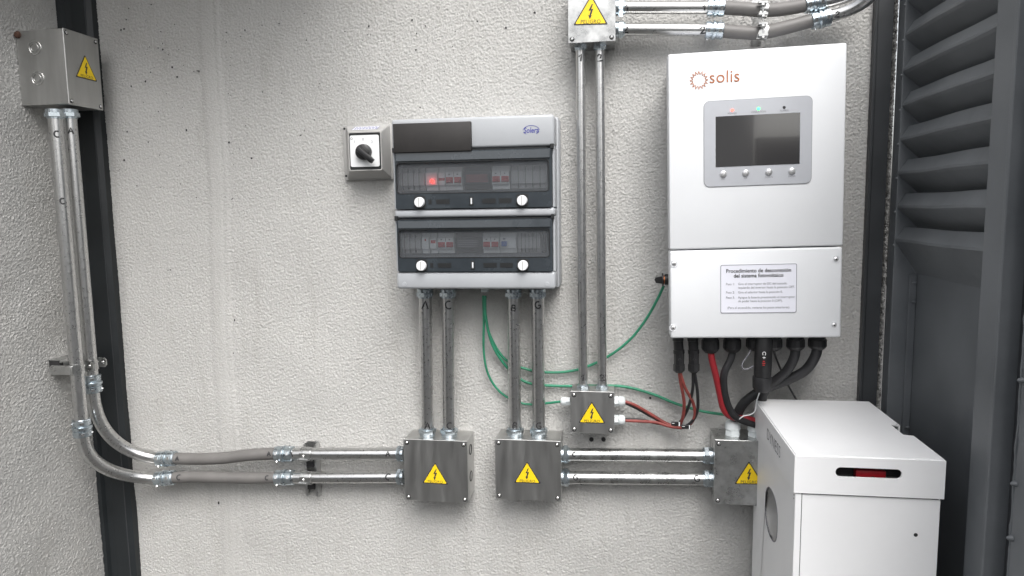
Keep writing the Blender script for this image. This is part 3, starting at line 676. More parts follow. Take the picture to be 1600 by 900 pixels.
def panel_door(z0, z1, name='hinged_cover'):
    x0, x1 = -W + .0055, W - .0055; h_ = z1 - z0
    wz0, wz1 = z0 + h_ * .275, z0 + h_ * .80; wx0, wx1 = x0 + .004, x1 - .007
    out = rrect(x0, x1, z0, z1, .003, 5); inn = rrect(wx0 - .0018, wx1 + .0018, wz0 - .0018, wz1 + .0018, .008, 5)
    d = obj(name, ring(B(), out, inn, y0 - .003, y0 + .018), 'smoke_frame', brd)
    obj('window_seal', ring(B(), rrect(wx0 - .0017, wx1 + .0017, wz0 - .0017, wz1 + .0017, .008, 5), rrect(wx0, wx1, wz0, wz1, .0065, 5), y0 - .0036, y0 + .008), 'seal_black', d)
    obj('window', prism(B(), rrect(wx0 + .0001, wx1 - .0001, wz0 + .0001, wz1 - .0001, .0064, 5), y0 + .002, y0 + .0035), 'smoke_window', d)
    # sloping lip at the top of the cover that catches the sky
    bm = B(); P = [(y0 - .0031, wz1 + .0035), (y0 - .0062, wz1 + .0045), (y0 - .0042, z1 - .003), (y0 - .0031, z1 - .002)]
    prism(bm, P, x0 + .004, x1 - .004, 'yz'); obj('top_lip', bm, 'smoke_frame', d)
    for s in (-1, 1):
        bm = B(); box(bm, s * (W - .001), s * (W - .0085), y0 - .004, y0 + .002, z1 - .002, z1 + .0085, .0008, 1); obj('hinge', bm, 'seal_black', d)
    bm = B(); box(bm, x0 + .009, x1 - .009, y0 - .0035, y0 - .0005, z1 + .0003, z1 + .0022); obj('hinge_gap', bm, 'seal_black', d)
    zk = z0 + h_ * .115
    for px in (656, 816):
        x = L(px, 315 if name else 0, y0 * -1 + .004)[0]
        bm = B(); prism(bm, rrect(x - .0128, x + .0128, z0 + .0008, zk + .0145, .006, 5), y0 - .0044, y0 - .0028); obj('knob_recess', bm, 'seal_black', d)
        bm = B(); lathe(bm, (x, y0 - .0040, zk), (x, y0 - .0125, zk), [(0, .0112), (.75, .0110), (1, .0098)], 26); kn = obj('turn_knob', bm, 'plate_white', d, True)
        bm = B()
        if z0 > H / 2: box(bm, x - .0105, x + .0105, y0 - .0131, y0 - .0124, zk - .0022, zk - .0008); prism(bm, [(x - .0105, zk + .002), (x - .0140, zk), (x - .0105, zk - .002)], y0 - .0118, y0 - .005)
        else: box(bm, x - .0008, x + .0008, y0 - .0131, y0 - .0124, zk - .0095, zk + .0095)
        obj('slot', bm, 'switch_plastic', kn)
    x = L(737, 315)[0]; bm = B(); box(bm, x - .0016, x + .0016, y0 - .0052, y0 - .0025, zk - .006, zk + .007, .0008, 1); obj('latch_mark', bm, 'plate_white', d)
    bm = B(); box(bm, x - .0040, x + .0040, y0 - .0040, y0 - .0026, zk - .009, zk + .010, .0004, 1); obj('latch_recess', bm, 'seal_black', d)
    lb = ((697, 720), (770, 791)) if z0 > H / 2 else ((670, 675), (682, 703), (754, 775), (780, 800))
    for q0, q1 in lb:
        bm = B(); box(bm, L(q0, 315)[0], L(q1, 315)[0], y0 - .0036, y0 - .0026, zk - .0045, zk + .0055); obj('blank_tab', bm, 'seal_black', d)
    return d, wz0, wz1
D1 = panel_door(d1b, d1t - .003); D2 = panel_door(d2b, d2t - .003)
x, z = L(830, 203)
put_text(brd, 'Solera', x, z - .001, y0 - .0006, .0155, 'print_blue', 'maker_lettering', sx=.82, bold=.012, shear=.12)
pa = strokes(B(), [arc(x, z - .002, .0175, .0110, 8, 172, 16), arc(x, z - .0005, .0175, .0095, 200, 235, 5), arc(x, z - .0005, .0175, .0095, 305, 345, 5)], .0010, lambda s, c: (s, y0 - .0006, c)); obj('maker_arc', pa, 'print_blue', brd)
x0, z0 = L(617, 241); x1, z1 = L(737, 190)
bm = B(); box(bm, x0, x1, y0 - .0095, y0 - .0002, z0 + .002, z1, .002); obj('redaction_block', bm, 'plate_dark', brd, True)  # stand-in for a blurred-out rectangle, not a known part of the board
for s in (-1, 1):
    x = s * (W - .018); bm = B(); lathe(bm, (x, y0 + .0003, .011), (x, y0 - .0008, .011), [(0, .005), (1, .0045)], 18); obj('cover_plug', bm, 'grey_plastic', brd, True)
bm = B(); x, z = L(757, 462, .05); box(bm, x - .008, x + .008, -.052, -.036, -.016, -.0032, .002); obj('wire_outlet', bm, 'gland_white', brd)
# modules behind the windows
eM = .088
def module(name, label, q0, q1, row, cat='breaker', col='breaker_white', group='modules behind the smoked windows'):
    zc0, zc1 = (D1, D2)[row][1:]; zc0, zc1 = zc0 + .006, zc1 - .008
    xa_ = (MB_ @ U(q0, 300, eM)).x + .0003; xb_ = (MB_ @ U(q1, 300, eM)).x - .0003
    t = thing(name, label, cat, wm(brd) @ Vector(((xa_ + xb_) / 2, -.0705, zc0)), 0, group)
    w2 = (xb_ - xa_) / 2; h_ = zc1 - zc0
    bm = B(); box(bm, -w2, w2, -.014, 0, 0, h_, .0008, 1); box(bm, -w2 + .0004, w2 - .0004, -.022, -.0141, h_ * .22, h_ * .78, .0008, 1)
    obj('case', bm, col, t); return t, w2, h_
def breaker(label, q0, q1, row):
    t, w2, h_ = module('circuit_breaker', label, q0, q1, row)
    for s in (-1, 1):
        bm = B(); x = s * w2 * .5; box(bm, x - w2 * .42, x + w2 * .42, -.0228, -.0218, h_ * .30, h_ * .56); obj('red_field', bm, 'breaker_red', t)
        bm = B(); prism(bm, [(-.0229, h_ * .32), (-.031, h_ * .34), (-.031, h_ * .40), (-.0229, h_ * .50)], x - w2 * .30, x + w2 * .30, 'yz'); obj('toggle', bm, 'breaker_red', t)
        bm = B(); box(bm, x - .0022, x + .0012, -.0226, -.0218, h_ * .66, h_ * .70); obj('print_mark', bm, 'print_black', t)
    bm = B(); box(bm, -.0004, .0004, -.0225, -.0217, h_ * .58, h_ * .77); obj('pole_gap', bm, 'print_black', t)
    return t
def blank(label, q0, q1, row, n):
    t, w2, h_ = module('blank_cover', label, q0, q1, row, 'blanking cover', 'switch_plastic')
    for k in range(1, n):
        x = -w2 + 2 * w2 * k / n; bm = B(); box(bm, x - .0005, x + .0005, -.0226, -.0138, h_ * .05, h_ * .95); obj('groove', bm, 'print_black', t)
    return t
blank('ribbed blanking cover left of the red lamp, upper window', 622, 665, 0, 5)
t, w2, h_ = module('signal_lamp', 'glowing red lamp module behind the upper window', 666, 685, 0, 'lamp')
bm = B(); lathe(bm, (w2 * .15, -.022, h_ * .40), (w2 * .15, -.031, h_ * .40), [(0, .0040), (.7, .0038), (1, .0020)], 16); obj('lens', bm, 'lamp_red', t, True)
t, w2, h_ = module('circuit_breaker', 'narrow module with red strip beside the lamp, upper window', 686, 697, 0)
bm = B(); box(bm, -w2 + .001, w2 - .001, -.0228, -.0218, h_ * .42, h_ * .54); obj('red_strip', bm, 'breaker_red', t)
breaker('two-pole breaker with red toggles left of the red-lettered label, upper window', 697, 723, 0)
def striped(label, q0, q1, row, ink):
    t, w2, h_ = module('meter_block', label, q0, q1, row, 'module', 'cavity')
    bm = B(); box(bm, -w2 * .9, w2 * .9, -.0235, -.0221, h_ * .28, h_ * .70); obj('face_label', bm, 'plate_dark', t)
    bm = B()
    for r_ in range(4):
        x = -w2 * .78
        while x < w2 * .74:
            q = random.uniform(.002, .006); box(bm, x, min(x + q, w2 * .8), -.0240, -.0236, h_ * (.33 + .09 * r_), h_ * (.37 + .09 * r_)); x += q + .0016
    o = obj('dashes', bm, ink, t); return t
striped('wide dark label with rows of red print, upper window', 725, 768, 0, 'breaker_red')
breaker('two-pole breaker with red toggles right of the red-lettered label, upper window', 769, 797, 0)
blank('ribbed blanking cover at the right of the upper window', 799, 856, 0, 5)
blank('ribbed blanking cover at the left of the lower window', 622, 656, 1, 4)
t, w2, h_ = module('surge_module', 'narrow pale module leftmost in the lower window', 657, 669, 1, 'module')
bm = B(); box(bm, -.001, .002, -.0228, -.0218, h_ * .62, h_ * .72); obj('print_mark', bm, 'breaker_red', t)
t, w2, h_ = module('surge_module', 'narrow module with small red window, lower row', 670, 681, 1, 'module')
bm = B(); box(bm, -w2 * .7, w2 * .7, -.0228, -.0218, h_ * .50, h_ * .66); obj('red_window', bm, 'breaker_red', t)
breaker('two-pole breaker with red toggles left of the dark block, lower window', 682, 708, 1)
striped('wide dark block between the breakers of the lower window', 710, 752, 1, 'print_grey')
breaker('two-pole breaker with red toggles right of the dark block, lower window', 753, 779, 1)
t, w2, h_ = module('residual_current_device', 'pale module with blue lever in the lower window', 780, 806, 1)
bm = B(); box(bm, -w2 * .75, -w2 * .1, -.030, -.0221, h_ * .34, h_ * .58, .0006, 1); obj('lever', bm, 'module_blue', t)
bm = B(); box(bm, -w2 * .6, -w2 * .3, -.0228, -.0218, h_ * .66, h_ * .72); obj('test_button', bm, 'print_grey', t)
blank('ribbed blanking cover at the right of the lower window', 808, 844, 1, 6)
t, w2, h_ = module('dark_slot', 'narrow dark open slot at the right end of the lower window', 846, 852, 1, 'slot', 'cavity')

# ================================================================== ROTARY SWITCH
eS = .062
a, b = U(535, 196, .012), U(607, 280, .012)
sw = thing('rotary_switch', 'grey rotary changeover switch with black handle left of the board', 'switch', ((a.x + b.x) / 2, 0, b.z))
MS = wm(sw).inverted(); W2 = (b.x - a.x) / 2; h_ = a.z - b.z
def LS(px, py, e): v = MS @ U(px, py, e); return v.x, v.z
bm = B(); box(bm, -W2, W2 + .012, -.012, 0, 0, h_, .0015); obj('base_flange', bm, 'switch_plastic', sw, True)
fx0, fz1 = LS(544, 207, eS); fx1, fz0 = LS(598, 266, eS)
bm = B(); lo = [(-W2 + .008, .002), (W2 + .008, .002), (W2 + .008, h_ - .002), (-W2 + .008, h_ - .002)]; hi = [(fx0, fz0), (fx1, fz0), (fx1, fz1), (fx0, fz1)]
A1 = [bm.verts.new((x, -.0121, z)) for x, z in lo]; A2 = [bm.verts.new((x, -eS, z)) for x, z in hi]
for k in range(4): bm.faces.new((A1[k], A1[(k + 1) % 4], A2[(k + 1) % 4], A2[k]))
bm.faces.new(A2); bm.faces.new(A1[::-1]); bmesh.ops.bevel(bm, geom=[e for e in bm.edges], offset=.0015, segments=2, affect='EDGES'); obj('housing', bm, 'switch_plastic', sw, True)
bm = B(); ring(bm, rrect(fx0, fx1, fz0, fz1, .004), rrect(fx0 + .002, fx1 - .002, fz0 + .002, fz1 - .002, .003), -eS - .003, -eS + .001); obj('rim', bm, 'switch_plastic', sw)
bm = B(); prism(bm, rrect(fx0 + .0021, fx1 - .0021, fz0 + .0021, fz1 - .0021, .003), -eS - .0012, -eS + .001); obj('recess', bm, 'seal_black', sw)
px0, pz1 = LS(547, 212, eS); px1, pz0 = LS(594, 260, eS)
bm = B(); prism(bm, rrect(px0, px1, pz0, pz1, .004), -eS - .003, -eS - .0011); fp = obj('face_plate', bm, 'plate_white', sw)
kx, kz = LS(570, 238, eS)
for s, q in (('1', (555, 222)), ('0', (568, 218)), ('2', (582, 222))):
    x, z = LS(*q, eS); put_text(fp, s, x, z, -eS - .0034, .0085, 'print_grey', 'position_numeral')
x, z = LS(550, 217, eS); obj('corner_mark', ring(B(), circ(x, z, .0026, 14), circ(x, z, .0019, 14), -eS - .0034, -eS - .0029), 'print_black', fp)
bm = B(); lathe(bm, (kx, -eS - .0031, kz), (kx, -eS - .018, kz), [(0, .0180), (.6, .0176), (.9, .0165), (1, .0140)], 32); kn = obj('knob', bm, 'black_plastic', sw, True)
ang = R(-42); c_, s_ = math.cos(ang), math.sin(ang)
bm = B(); box(bm, -.012, .034, -eS - .026, -eS - .014, -.0058, .0058, .002); bmesh.ops.transform(bm, matrix=Matrix.Translation((kx, 0, kz)) @ Matrix.Rotation(-ang, 4, 'Y'), verts=bm.verts); obj('handle', bm, 'black_plastic', kn, True)
bm = B(); lathe(bm, (kx - .003, -eS - .018, kz + .001), (kx - .003, -eS - .0187, kz + .001), [(0, .0022), (1, .0018)], 12); obj('centre_screw', bm, 'switch_plastic', kn)
for q in ((538, 201), (541, 275)):
    x, z = LS(*q, .012); bm = B(); lathe(bm, (x, -.0121, z), (x, -.0130, z), [(0, .0028), (1, .0024)], 12); obj('screw', bm, 'cavity', sw)
# rating label lying on the sloping upper face
sl0, sl1 = Vector((0, -.0121, h_ - .002)), Vector((0, -eS, fz1)); nn = Vector((0, sl0.z - sl1.z, sl0.y - sl1.y)).normalized()
if nn.z < 0: nn = -nn
if nn.y > 0: nn = Vector((0, -abs(nn.y), nn.z))
def onslope(x, f, up=.0008): q = sl0 + (sl1 - sl0) * f; return Vector((x, q.y, q.z)) + nn * up
xl0, xl1 = LS(551, 200, .04)[0], LS(590, 200, .04)[0]
bm = B(); bm.faces.new([bm.verts.new(onslope(*q)) for q in ((xl0, .72), (xl1, .72), (xl1 - .001, .22), (xl0 + .001, .22))]); lab = obj('rating_label', bm, 'plate_white', sw)
bm = B(); strokes(bm, [[(xl0, .72), (xl1, .72), (xl1, .22), (xl0, .22), (xl0, .72)]], .0009, lambda x, f: onslope(x, f, .0011))
for f in (.60, .47, .34):
    x = xl0 + .004
    while x < xl1 - .006:
        q = random.uniform(.003, .007); bm.faces.new([bm.verts.new(onslope(xx, ff, .0011)) for xx, ff in ((x, f + .03), (x + q, f + .03), (x + q, f - .03), (x, f - .03))]); x += q + .002
obj('fine_print', bm, 'print_blue', lab)

# ================================================================== INVERTER
eI = .145
roll = -.018
cI = U(1181, 298, eI)
inv = thing('inverter', 'white solar inverter with grey display panel above the battery cabinet', 'inverter', (cI.x, 0, cI.z), roll)
MI = wm(inv).inverted()
def LI(px, py, e=eI): v = MI @ U(px, py, e); return v.x, v.z
tl, tr, bl, br_ = LI(1045, 85), LI(1326, 66), LI(1046, 530), LI(1311, 526)
xm0, zm0 = LI(1046, 392); zm1 = LI(1314, 384)[1]; zm = (zm0 + zm1) / 2
xL = (tl[0] + bl[0]) / 2; xR = (tr[0] + br_[0]) / 2 + .001; zT = (tl[1] + tr[1]) / 2; zB = (bl[1] + br_[1]) / 2
bm = B(); box(bm, xL + .010, xR - .010, -eI + .05, -.012, zB + .008, zT - .006, .003); obj('heat_sink_body', bm, 'display_foil', inv, True)
bm = B(); box(bm, xL, xR, -eI, -eI + .0495, zm + .0012, zT, .0035, 3); up = obj('upper_cover', bm, 'white_paint', inv, True)
bm = B(); box(bm, xL + .0005, xR - .001, -eI - .001, -eI + .0495, zB, zm - .0012, .0045, 3); low = obj('lower_cover', bm, 'white_paint', inv, True)
bm = B(); box(bm, xL + .012, xR - .012, -.0119, 0, zB + .05, zT - .05); obj('wall_bracket', bm, 'galv', inv)
for q in ((1053, 412), (1306, 405), (1052, 512), (1303, 508)):
    x, z = LI(*q); bm = B(); ring(bm, circ(x, z, .0078, 22), circ(x, z, .0062, 22), -eI - .0018, -eI); obj('screw_seat', bm, 'white_paint', low)
    bm = B(); screw(bm, x, z, -eI - .0008, .0050); sc = obj('screw', bm, 'button_metal', low, True)
    bm = B(); lathe(bm, (x, -eI - .0033, z), (x, -eI - .0036, z), [(0, .0018), (1, .0018)], 6); obj('socket', bm, 'cavity', low)
x0, z1 = LI(1100, 159); x1, z0 = LI(1267, 286)
bm = B(); prism(bm, rrect(x0, x1, z0, z1, .011, 7), -eI - .0016, -eI + .001); dp = obj('display_panel', bm, 'display_foil', inv)
bm = B(); obj('panel_edge', ring(bm, rrect(x0 - .0007, x1 + .0007, z0 - .0007, z1 + .0007, .0115, 7), rrect(x0, x1, z0, z1, .011, 7), -eI - .0012, -eI), 'print_grey', dp)
x0, z1 = LI(1118, 182.5); x1, z0 = LI(1249, 256)
bm = B(); box(bm, x0, x1, -eI - .0021, -eI - .0014, z0, z1); obj('screen', bm, 'screen_glass', dp)
for q, s, m_ in (((1144, 172.5), 'POWER', 'lamp_redled'), ((1185, 170), 'OPERATION', 'lamp_green'), ((1225, 168), 'ALARM', 'print_black')):
    x, z = LI(*q); bm = B(); lathe(bm, (x, -eI - .0015, z), (x, -eI - .0027, z), [(0, .0030), (1, .0022)], 16); obj('indicator_lamp', bm, m_, dp, True)
    put_text(dp, s, x, z - .0062, -eI - .0019, .0048, 'print_grey', sx=1.05)
for q, s in (((1130, 272), 'ESC'), ((1165, 270.5), 'UP'), ((1201, 269), 'DOWN'), ((1237, 267.5), 'ENTER')):
    x, z = LI(*q); bm = B(); lathe(bm, (x, -eI - .0015, z), (x, -eI - .0050, z), [(0, .0068), (.5, .0066), (.85, .0055), (1, .003)], 24); obj('push_button', bm, 'button_metal', dp, True)
    put_text(dp, s, x, z - .0100, -eI - .0019, .0046, 'print_grey')
# maker's sunburst and lettering
x, z = LI(1092, 125.5); n = 16; ls = []
pet = [[(-.20, 0), (-.24, .35), (0, 1), (.10, .45), (.16, .05)]]
for k in range(n):
    a_ = 2 * math.pi * k / n
    f = lambda t, r: (x + math.cos(a_ + t * .42) * (.0112 + r * .0072), z + math.sin(a_ + t * .42) * (.0112 + r * .0072))
    ls.append([f(-.42, .05), f(-.12, .55), f(.0, 1.0), f(.10, .55), f(.42, .05)])
obj('sun_emblem', strokes(B(), ls, .0012, lambda s, c: (s, -eI - .0008, c)), 'print_orange', inv)
X0, Z0 = LI(1110, 131); X1, _ = LI(1154, 130); s_ = (X1 - X0) / 3.55; Z0 += .002
put_text(inv, 'solis', (X0 + X1) / 2, Z0 + s_ * .62, -eI - .0008, (X1 - X0) * .62, 'print_orange', 'maker_lettering', bold=-.004, sp=1.02)
# instruction sticker
x0, z1 = LI(1125, 413.5, eI); x1, z0 = LI(1244.5, 488.5, eI)
bm = B(); prism(bm, rrect(x0, x1, z0, z1, .004), -eI - .0019, -eI - .0005); stk = obj('instruction_sticker', bm, 'white_label', inv)
obj('printed_border', ring(B(), rrect(x0 + .0006, x1 - .0006, z0 + .0006, z1 - .0006, .0036), rrect(x0 + .0017, x1 - .0017, z0 + .0017, z1 - .0017, .003), -eI - .0022, -eI - .0018), 'print_grey', stk)
wS, hS = x1 - x0, z1 - z0; yS = -eI - .0024
def line(s, fx, fz, size, **k): put_text(stk, s, x0 + wS * fx, z1 - hS * fz, yS, size, **k)
line('Procedimiento de desconexión', .50, .135, .0108, bold=.016, sx=.93); line('del sistema fotovoltaico', .50, .235, .0108, bold=.016, sx=.93)
kw = dict(align='LEFT', mname='print_grey', sx=.92)
for fz, a_, b_ in ((.40, 'Paso 1:', 'Gire el interruptor de DC del costado'), (.475, '', 'izquierdo del inversor hasta la posición OFF.'), (.57, 'Paso 2:', 'Gire el selector hasta la posición 0.'), (.675, 'Paso 3:', 'Apague la batería presionando el interruptor'), (.75, '', 'de poder hasta la posición 0 (OFF).')):
    if a_: line(a_, .075, fz, .0066, **kw)
    line(b_, .235, fz, .0066, **kw)
line('(Para el encendido, revierta los pasos anteriores)', .5, .885, .0066, mname='print_grey', sx=.92)
# rotary isolator on its left flank
zk = LI(1037, 437, .08)[1]
bm = B(); lathe(bm, (xL + .010, -.078, zk), (xL - .006, -.078, zk), [(0, .012), (1, .012)], 20); iso = obj('isolator_knob', bm, 'black_plastic', inv, True)
bm = B(); lathe(bm, (xL - .0061, -.078, zk), (xL - .0085, -.078, zk), [(0, .0095), (1, .0095)], 20); obj('copper_ring', bm, 'copper_ring', iso, True)
bm = B(); lathe(bm, (xL - .0086, -.078, zk), (xL - .0115, -.078, zk), [(0, .0145), (1, .0140)], 24); obj('flange', bm, 'black_plastic', iso, True)
bm = B(); prism(bm, [(xL - .0116, zk + .0075), (xL - .025, zk + .005), (xL - .0275, zk + .001), (xL - .025, zk - .0065), (xL - .0116, zk - .0085)], -.084, -.072); obj('grip', bm, 'black_plastic', iso)
# cable glands under the inverter
eG = .10
def gland(parent, px, py0, py1, e=eG, wpx=27, mname='black_plastic'):
    p0, p1 = U(px, py0, e), U(px, py1, e); r = wpx / 2 * mpp(e)
    bm = B(); lathe(bm, p0, p1, [(0, r * .86), (.25, r * .88), (.30, r), (.75, r), (.85, r * .90), (1, r * .62)], 14); return obj('cable_gland', bm, mname, parent, world=True)
for px, y1 in ((1110, 551), (1144, 550), (1180, 547), (1208, 547), (1243, 547), (1277, 546)): gland(inv, px, 523, y1)
for px in (1060, 1083):
    m_ = thing('solar_connector', 'black plug connector under the inverter, ' + ('leftmost of the pair' if px == 1060 else 'right one of the pair'), 'connector', U(px, 582, eG), 0, 'plug connectors under the inverter')
    p0, p1 = U(px - 1, 523, eG), U(px + 1, 552, eG); bm = B(); lathe(bm, p0, p1, [(0, .0115), (.3, .0118), (.32, .0105), (.8, .0105), (.82, .012), (1, .012)], 16); obj('socket', bm, 'black_plastic', m_, True, world=True)
    q0, q1 = p1, U(px + 1, 582, eG); bm = B(); lathe(bm, q0, q1, [(0, .0108), (.55, .0108), (.57, .0122), (.9, .0120), (1, .008)], 8); obj('plug', bm, 'black_plastic', m_, world=True)
    bm = B(); c = U(px + 2, 562, eG + .011); lathe(bm, c, c + Vector((0, -.003, 0)), [(0, .0032), (1, .0028)], 12); obj('latch', bm, 'black_rubber', m_, True, world=True)
ds = thing('data_logger', 'black stick-shaped data logger hanging under the inverter', 'data logger', U(1192, 612, .12))
bm = B(); lathe(bm, U(1194, 524, .12), U(1191, 590, .12), [(0, .0155), (.1, .0178), (.92, .0175), (1, .0165)], 28); obj('barrel', bm, 'black_plastic', ds, True, world=True)
bm = B(); lathe(bm, U(1191, 588.5, .12), U(1190, 612, .12), [(0, .0192), (.2, .0195), (.75, .0185), (1, .012)], 28); obj('cap', bm, 'black_rubber', ds, True, world=True)
ax = U(1191, 590, .12) - U(1194, 524, .12)
def logger_mark(ch_lines, px, py, wd, m_):
    pos = U(px, py, .12); n = (CAM - pos); axn = ax.normalized(); n = (n - axn * n.dot(axn)).normalized(); b_ = axn.cross(n)
    def f(s, t): th = t / .0182; return pos + axn * s + (n * math.cos(th) + b_ * math.sin(th)) * .0182
    return strokes(B(), ch_lines, wd, f)
obj('white_mark', logger_mark([[(p_[0] * .0038 - .004, p_[1] * .003) for p_ in arc(0, 0, 1, 1, 30, 330, 12)], [(.004, -.003), (.004, .003)], [(.002, 0), (.007, 0)]], 1194, 553, .0011, 0), 'plate_white', ds, world=True)
obj('red_mark', logger_mark([[(.012, -.002), (.012, .002)], [(.016, -.003), (.016, .003)], [(.020, -.002), (.020, .002)]], 1194, 553, .0018, 0), 'breaker_red', ds, world=True)

# glands of the small box and of the box by the battery
def white_gland(label, a, b, r=.0115):
    t = thing('cable_gland', label, 'cable gland', a, 0, 'white cable glands')
    bm = B(); lathe(bm, a, Vector(a) + (Vector(b) - Vector(a)) * .42, [(0, r), (.9, r), (1, r * .9)], 6, .2); obj('hexagon_base', bm, 'gland_white', t, world=True)
    bm = B(); lathe(bm, Vector(a) + (Vector(b) - Vector(a)) * .40, b, [(0, r * .86), (.12, r * 1.02), (.7, r * .98), (.9, r * .8), (1, r * .5)], 16); obj('dome_nut', bm, 'gland_white', t, True, world=True)
white_gland('white gland on the left side of the smallest box', U(891, 627, .035), U(876, 627, .035), .0100)
white_gland('upper white gland on the right side of the smallest box', U(959, 627, .035), U(977, 627, .035))
white_gland('lower white gland on the right side of the smallest box', U(959, 656, .035), U(977, 656, .035))
white_gland('white gland on top of the box beside the battery, left one', U(1145, 681, .045), U(1145, 656, .045), .0165)
white_gland('white gland on top of the box, partly behind the battery corner', U(1180, 683, .045), U(1180, 660, .045), .0165)

# ================================================================== CABLES
def cable(label, pts, r, mname, name='cable', cat='cable', group=None, seg=12, n=10):
    P = spline([U(*q) for q in pts], n); o = P[0].copy()
    bm = B(); tube(bm, [p - o for p in P], r, seg); c = obj(name, bm, mname, None, True); c.location = o
    return tag(c, label, cat, group)
GW = 'green earth wires'
cable('green wire rising to the black knob on the inverter flank', [(756, 462, .045), (758, 490, .045), (766, 525, .035), (788, 560, .02), (820, 576, .016), (860, 582, .014), (905, 577, .014), (950, 557, .016), (985, 530, .025), (1010, 498, .04), (1028, 466, .06), (1037, 447, .07)], .0031, 'cable_green', 'earth_wire', 'wire', GW)
cable('green wire crossing behind the thin conduits to the box by the battery', [(758, 462, .047), (759, 495, .047), (770, 540, .035), (795, 577, .02), (825, 598, .016), (870, 603, .014), (930, 603, .014), (975, 604, .014), (1020, 616, .014), (1060, 632, .018), (1100, 643, .025), (1142, 649, .04)], .0033, 'cable_green', 'earth_wire', 'wire', GW)
cable('green wire drooping lowest into the left gland of the smallest box', [(755, 462, .043), (756, 500, .04), (756, 550, .03), (763, 585, .022), (780, 611, .016), (805, 627, .014), (830, 632, .014), (855, 630, .018), (880, 627, .033)], .0028, 'cable_green', 'earth_wire', 'wire', GW)
RB = 'thin red and black solar cables'
cable('dull red cable from the upper gland to the left plug', [(975, 627, .035), (992, 633, .035), (1015, 646, .03), (1040, 661, .03), (1058, 666, .035), (1066, 655, .05), (1069, 630, .07), (1064, 600, .09), (1061, 580, .10)], .0036, 'cable_dullred', 'solar_cable', 'cable', RB)
cable('dark red cable under the upper one, looping to the right plug side', [(975, 657, .035), (995, 658, .034), (1025, 660, .03), (1050, 667, .034), (1072, 667, .045), (1085, 652, .06), (1083, 630, .07), (1070, 605, .09), (1062, 580, .103)], .0036, 'cable_dullred', 'solar_cable', 'cable', RB)
cable('thin black cable of the upper pair, rising to the right plug', [(976, 629, .033), (995, 638, .031), (1020, 652, .026), (1044, 663, .026), (1060, 662, .04), (1074, 640, .06), (1082, 610, .085), (1083, 580, .10)], .0034, 'black_rubber', 'solar_cable', 'cable', RB)
cable('thin black cable of the lower pair, outermost loop under the right plug', [(976, 655, .033), (1000, 656, .030), (1030, 662, .026), (1055, 668, .03), (1075, 664, .05), (1089, 645, .065), (1090, 615, .085), (1085, 580, .102)], .0034, 'black_rubber', 'solar_cable', 'cable', RB)
for q, lbl in (((1056, 662), 'small black tag with white edge on the bundled cables, left one'), ((1072, 667), 'small black tag with white edge on the bundled cables, right one')):
    p = U(*q, .062); t = thing('cable_tag', lbl, 'cable tag', p, 0, 'cable tags')
    bm = B(); box(bm, -.010, .010, -.002, .002, -.0045, .0045, .0008, 1); obj('sleeve', bm, 'black_plastic', t)
    bm = B(); box(bm, .006, .0085, -.0026, -.0019, -.0045, .0045); box(bm, -.009, -.003, -.0026, -.0019, .001, .002); obj('white_edge', bm, 'plate_white', t)
cable('thick red cable hanging from the inverter', [(1110, 540, .10), (1112, 560, .10), (1118, 585, .095), (1124, 612, .085), (1131, 640, .075), (1145, 652, .065), (1170, 655, .06), (1195, 662, .055)], .0070, 'cable_red', 'battery_cable', 'cable', None, 16)
cable('thick black cable hanging next to the red one', [(1146, 540, .10), (1142, 560, .10), (1132, 582, .10), (1131, 605, .09), (1137, 632, .08), (1150, 652, .07), (1175, 662, .062), (1196, 668, .055)], .0078, 'black_rubber', 'battery_cable', 'cable', None, 16)
cable('heavy black cable from the second gland from the right', [(1243, 540, .10), (1241, 558, .10), (1229, 580, .09), (1210, 596, .08), (1194, 612, .07), (1188, 640, .055), (1182, 668, .045)], .0100, 'black_rubber', 'supply_cable', 'cable', None, 18)
cable('heavy black cable from the rightmost gland to the white gland', [(1277, 540, .10), (1274, 556, .10), (1259, 578, .09), (1232, 593, .08), (1204, 604, .07), (1178, 617, .062), (1159, 634, .055), (1147, 660, .045)], .0104, 'black_rubber', 'supply_cable', 'cable', None, 18)
cable('thin black wire slanting down behind the battery lid', [(1206, 540, .09), (1211, 555, .08), (1221, 580, .05), (1232, 603, .04), (1250, 634, .05)], .0022, 'black_rubber', 'thin_wire', 'wire')
cable('thin grey wire looped beside the data logger', [(1176, 540, .105), (1170, 553, .108), (1161, 566, .11), (1160, 574, .11), (1166, 577, .112), (1180, 571, .115)], .0016, 'print_grey', 'thin_wire', 'wire')
cable('thin white wire curling over the cables beside the battery', [(1187, 612, .085), (1182, 628, .085), (1180, 642, .085), (1172, 648, .082), (1162, 650, .08), (1155, 655, .075)], .0013, 'plate_white', 'thin_wire', 'wire')

# ================================================================== BATTERY CABINET
bx0, bx1, byf, byr, bzt = .3085, .5690, -.403, -.050, 1.5 - .431
pF = U(1242, 713.5, .403); pG = U(1479, 715, .403); bx0, bx1, bzt = pF.x, pG.x, (pF.z + pG.z) / 2
bzl = U(1240, 770, .403).z
bat = thing('battery_cabinet', 'white battery cabinet with slotted lid standing below the inverter', 'battery', ((bx0 + bx1) / 2, -.22, 0))
# lid with the notch in its right edge: plan outline, shelled
ny0, ny1, nd = -.213, -.278, .020
plan = [(bx0, byr), (bx0, byf), (bx1, byf), (bx1, ny1), (bx1 - nd, ny1), (bx1 - nd, ny0), (bx1, ny0), (bx1, byr)]
bm = B(); prism(bm, plan, bzt - .004, bzt, 'xy')
topv = [e for e in bm.edges if all(v.co.z > bzt - .001 for v in e.verts)]
bmesh.ops.bevel(bm, geom=topv, offset=.0022, segments=3, affect='EDGES'); lid = obj('lid', bm, 'battery_paint', bat, True, world=True)
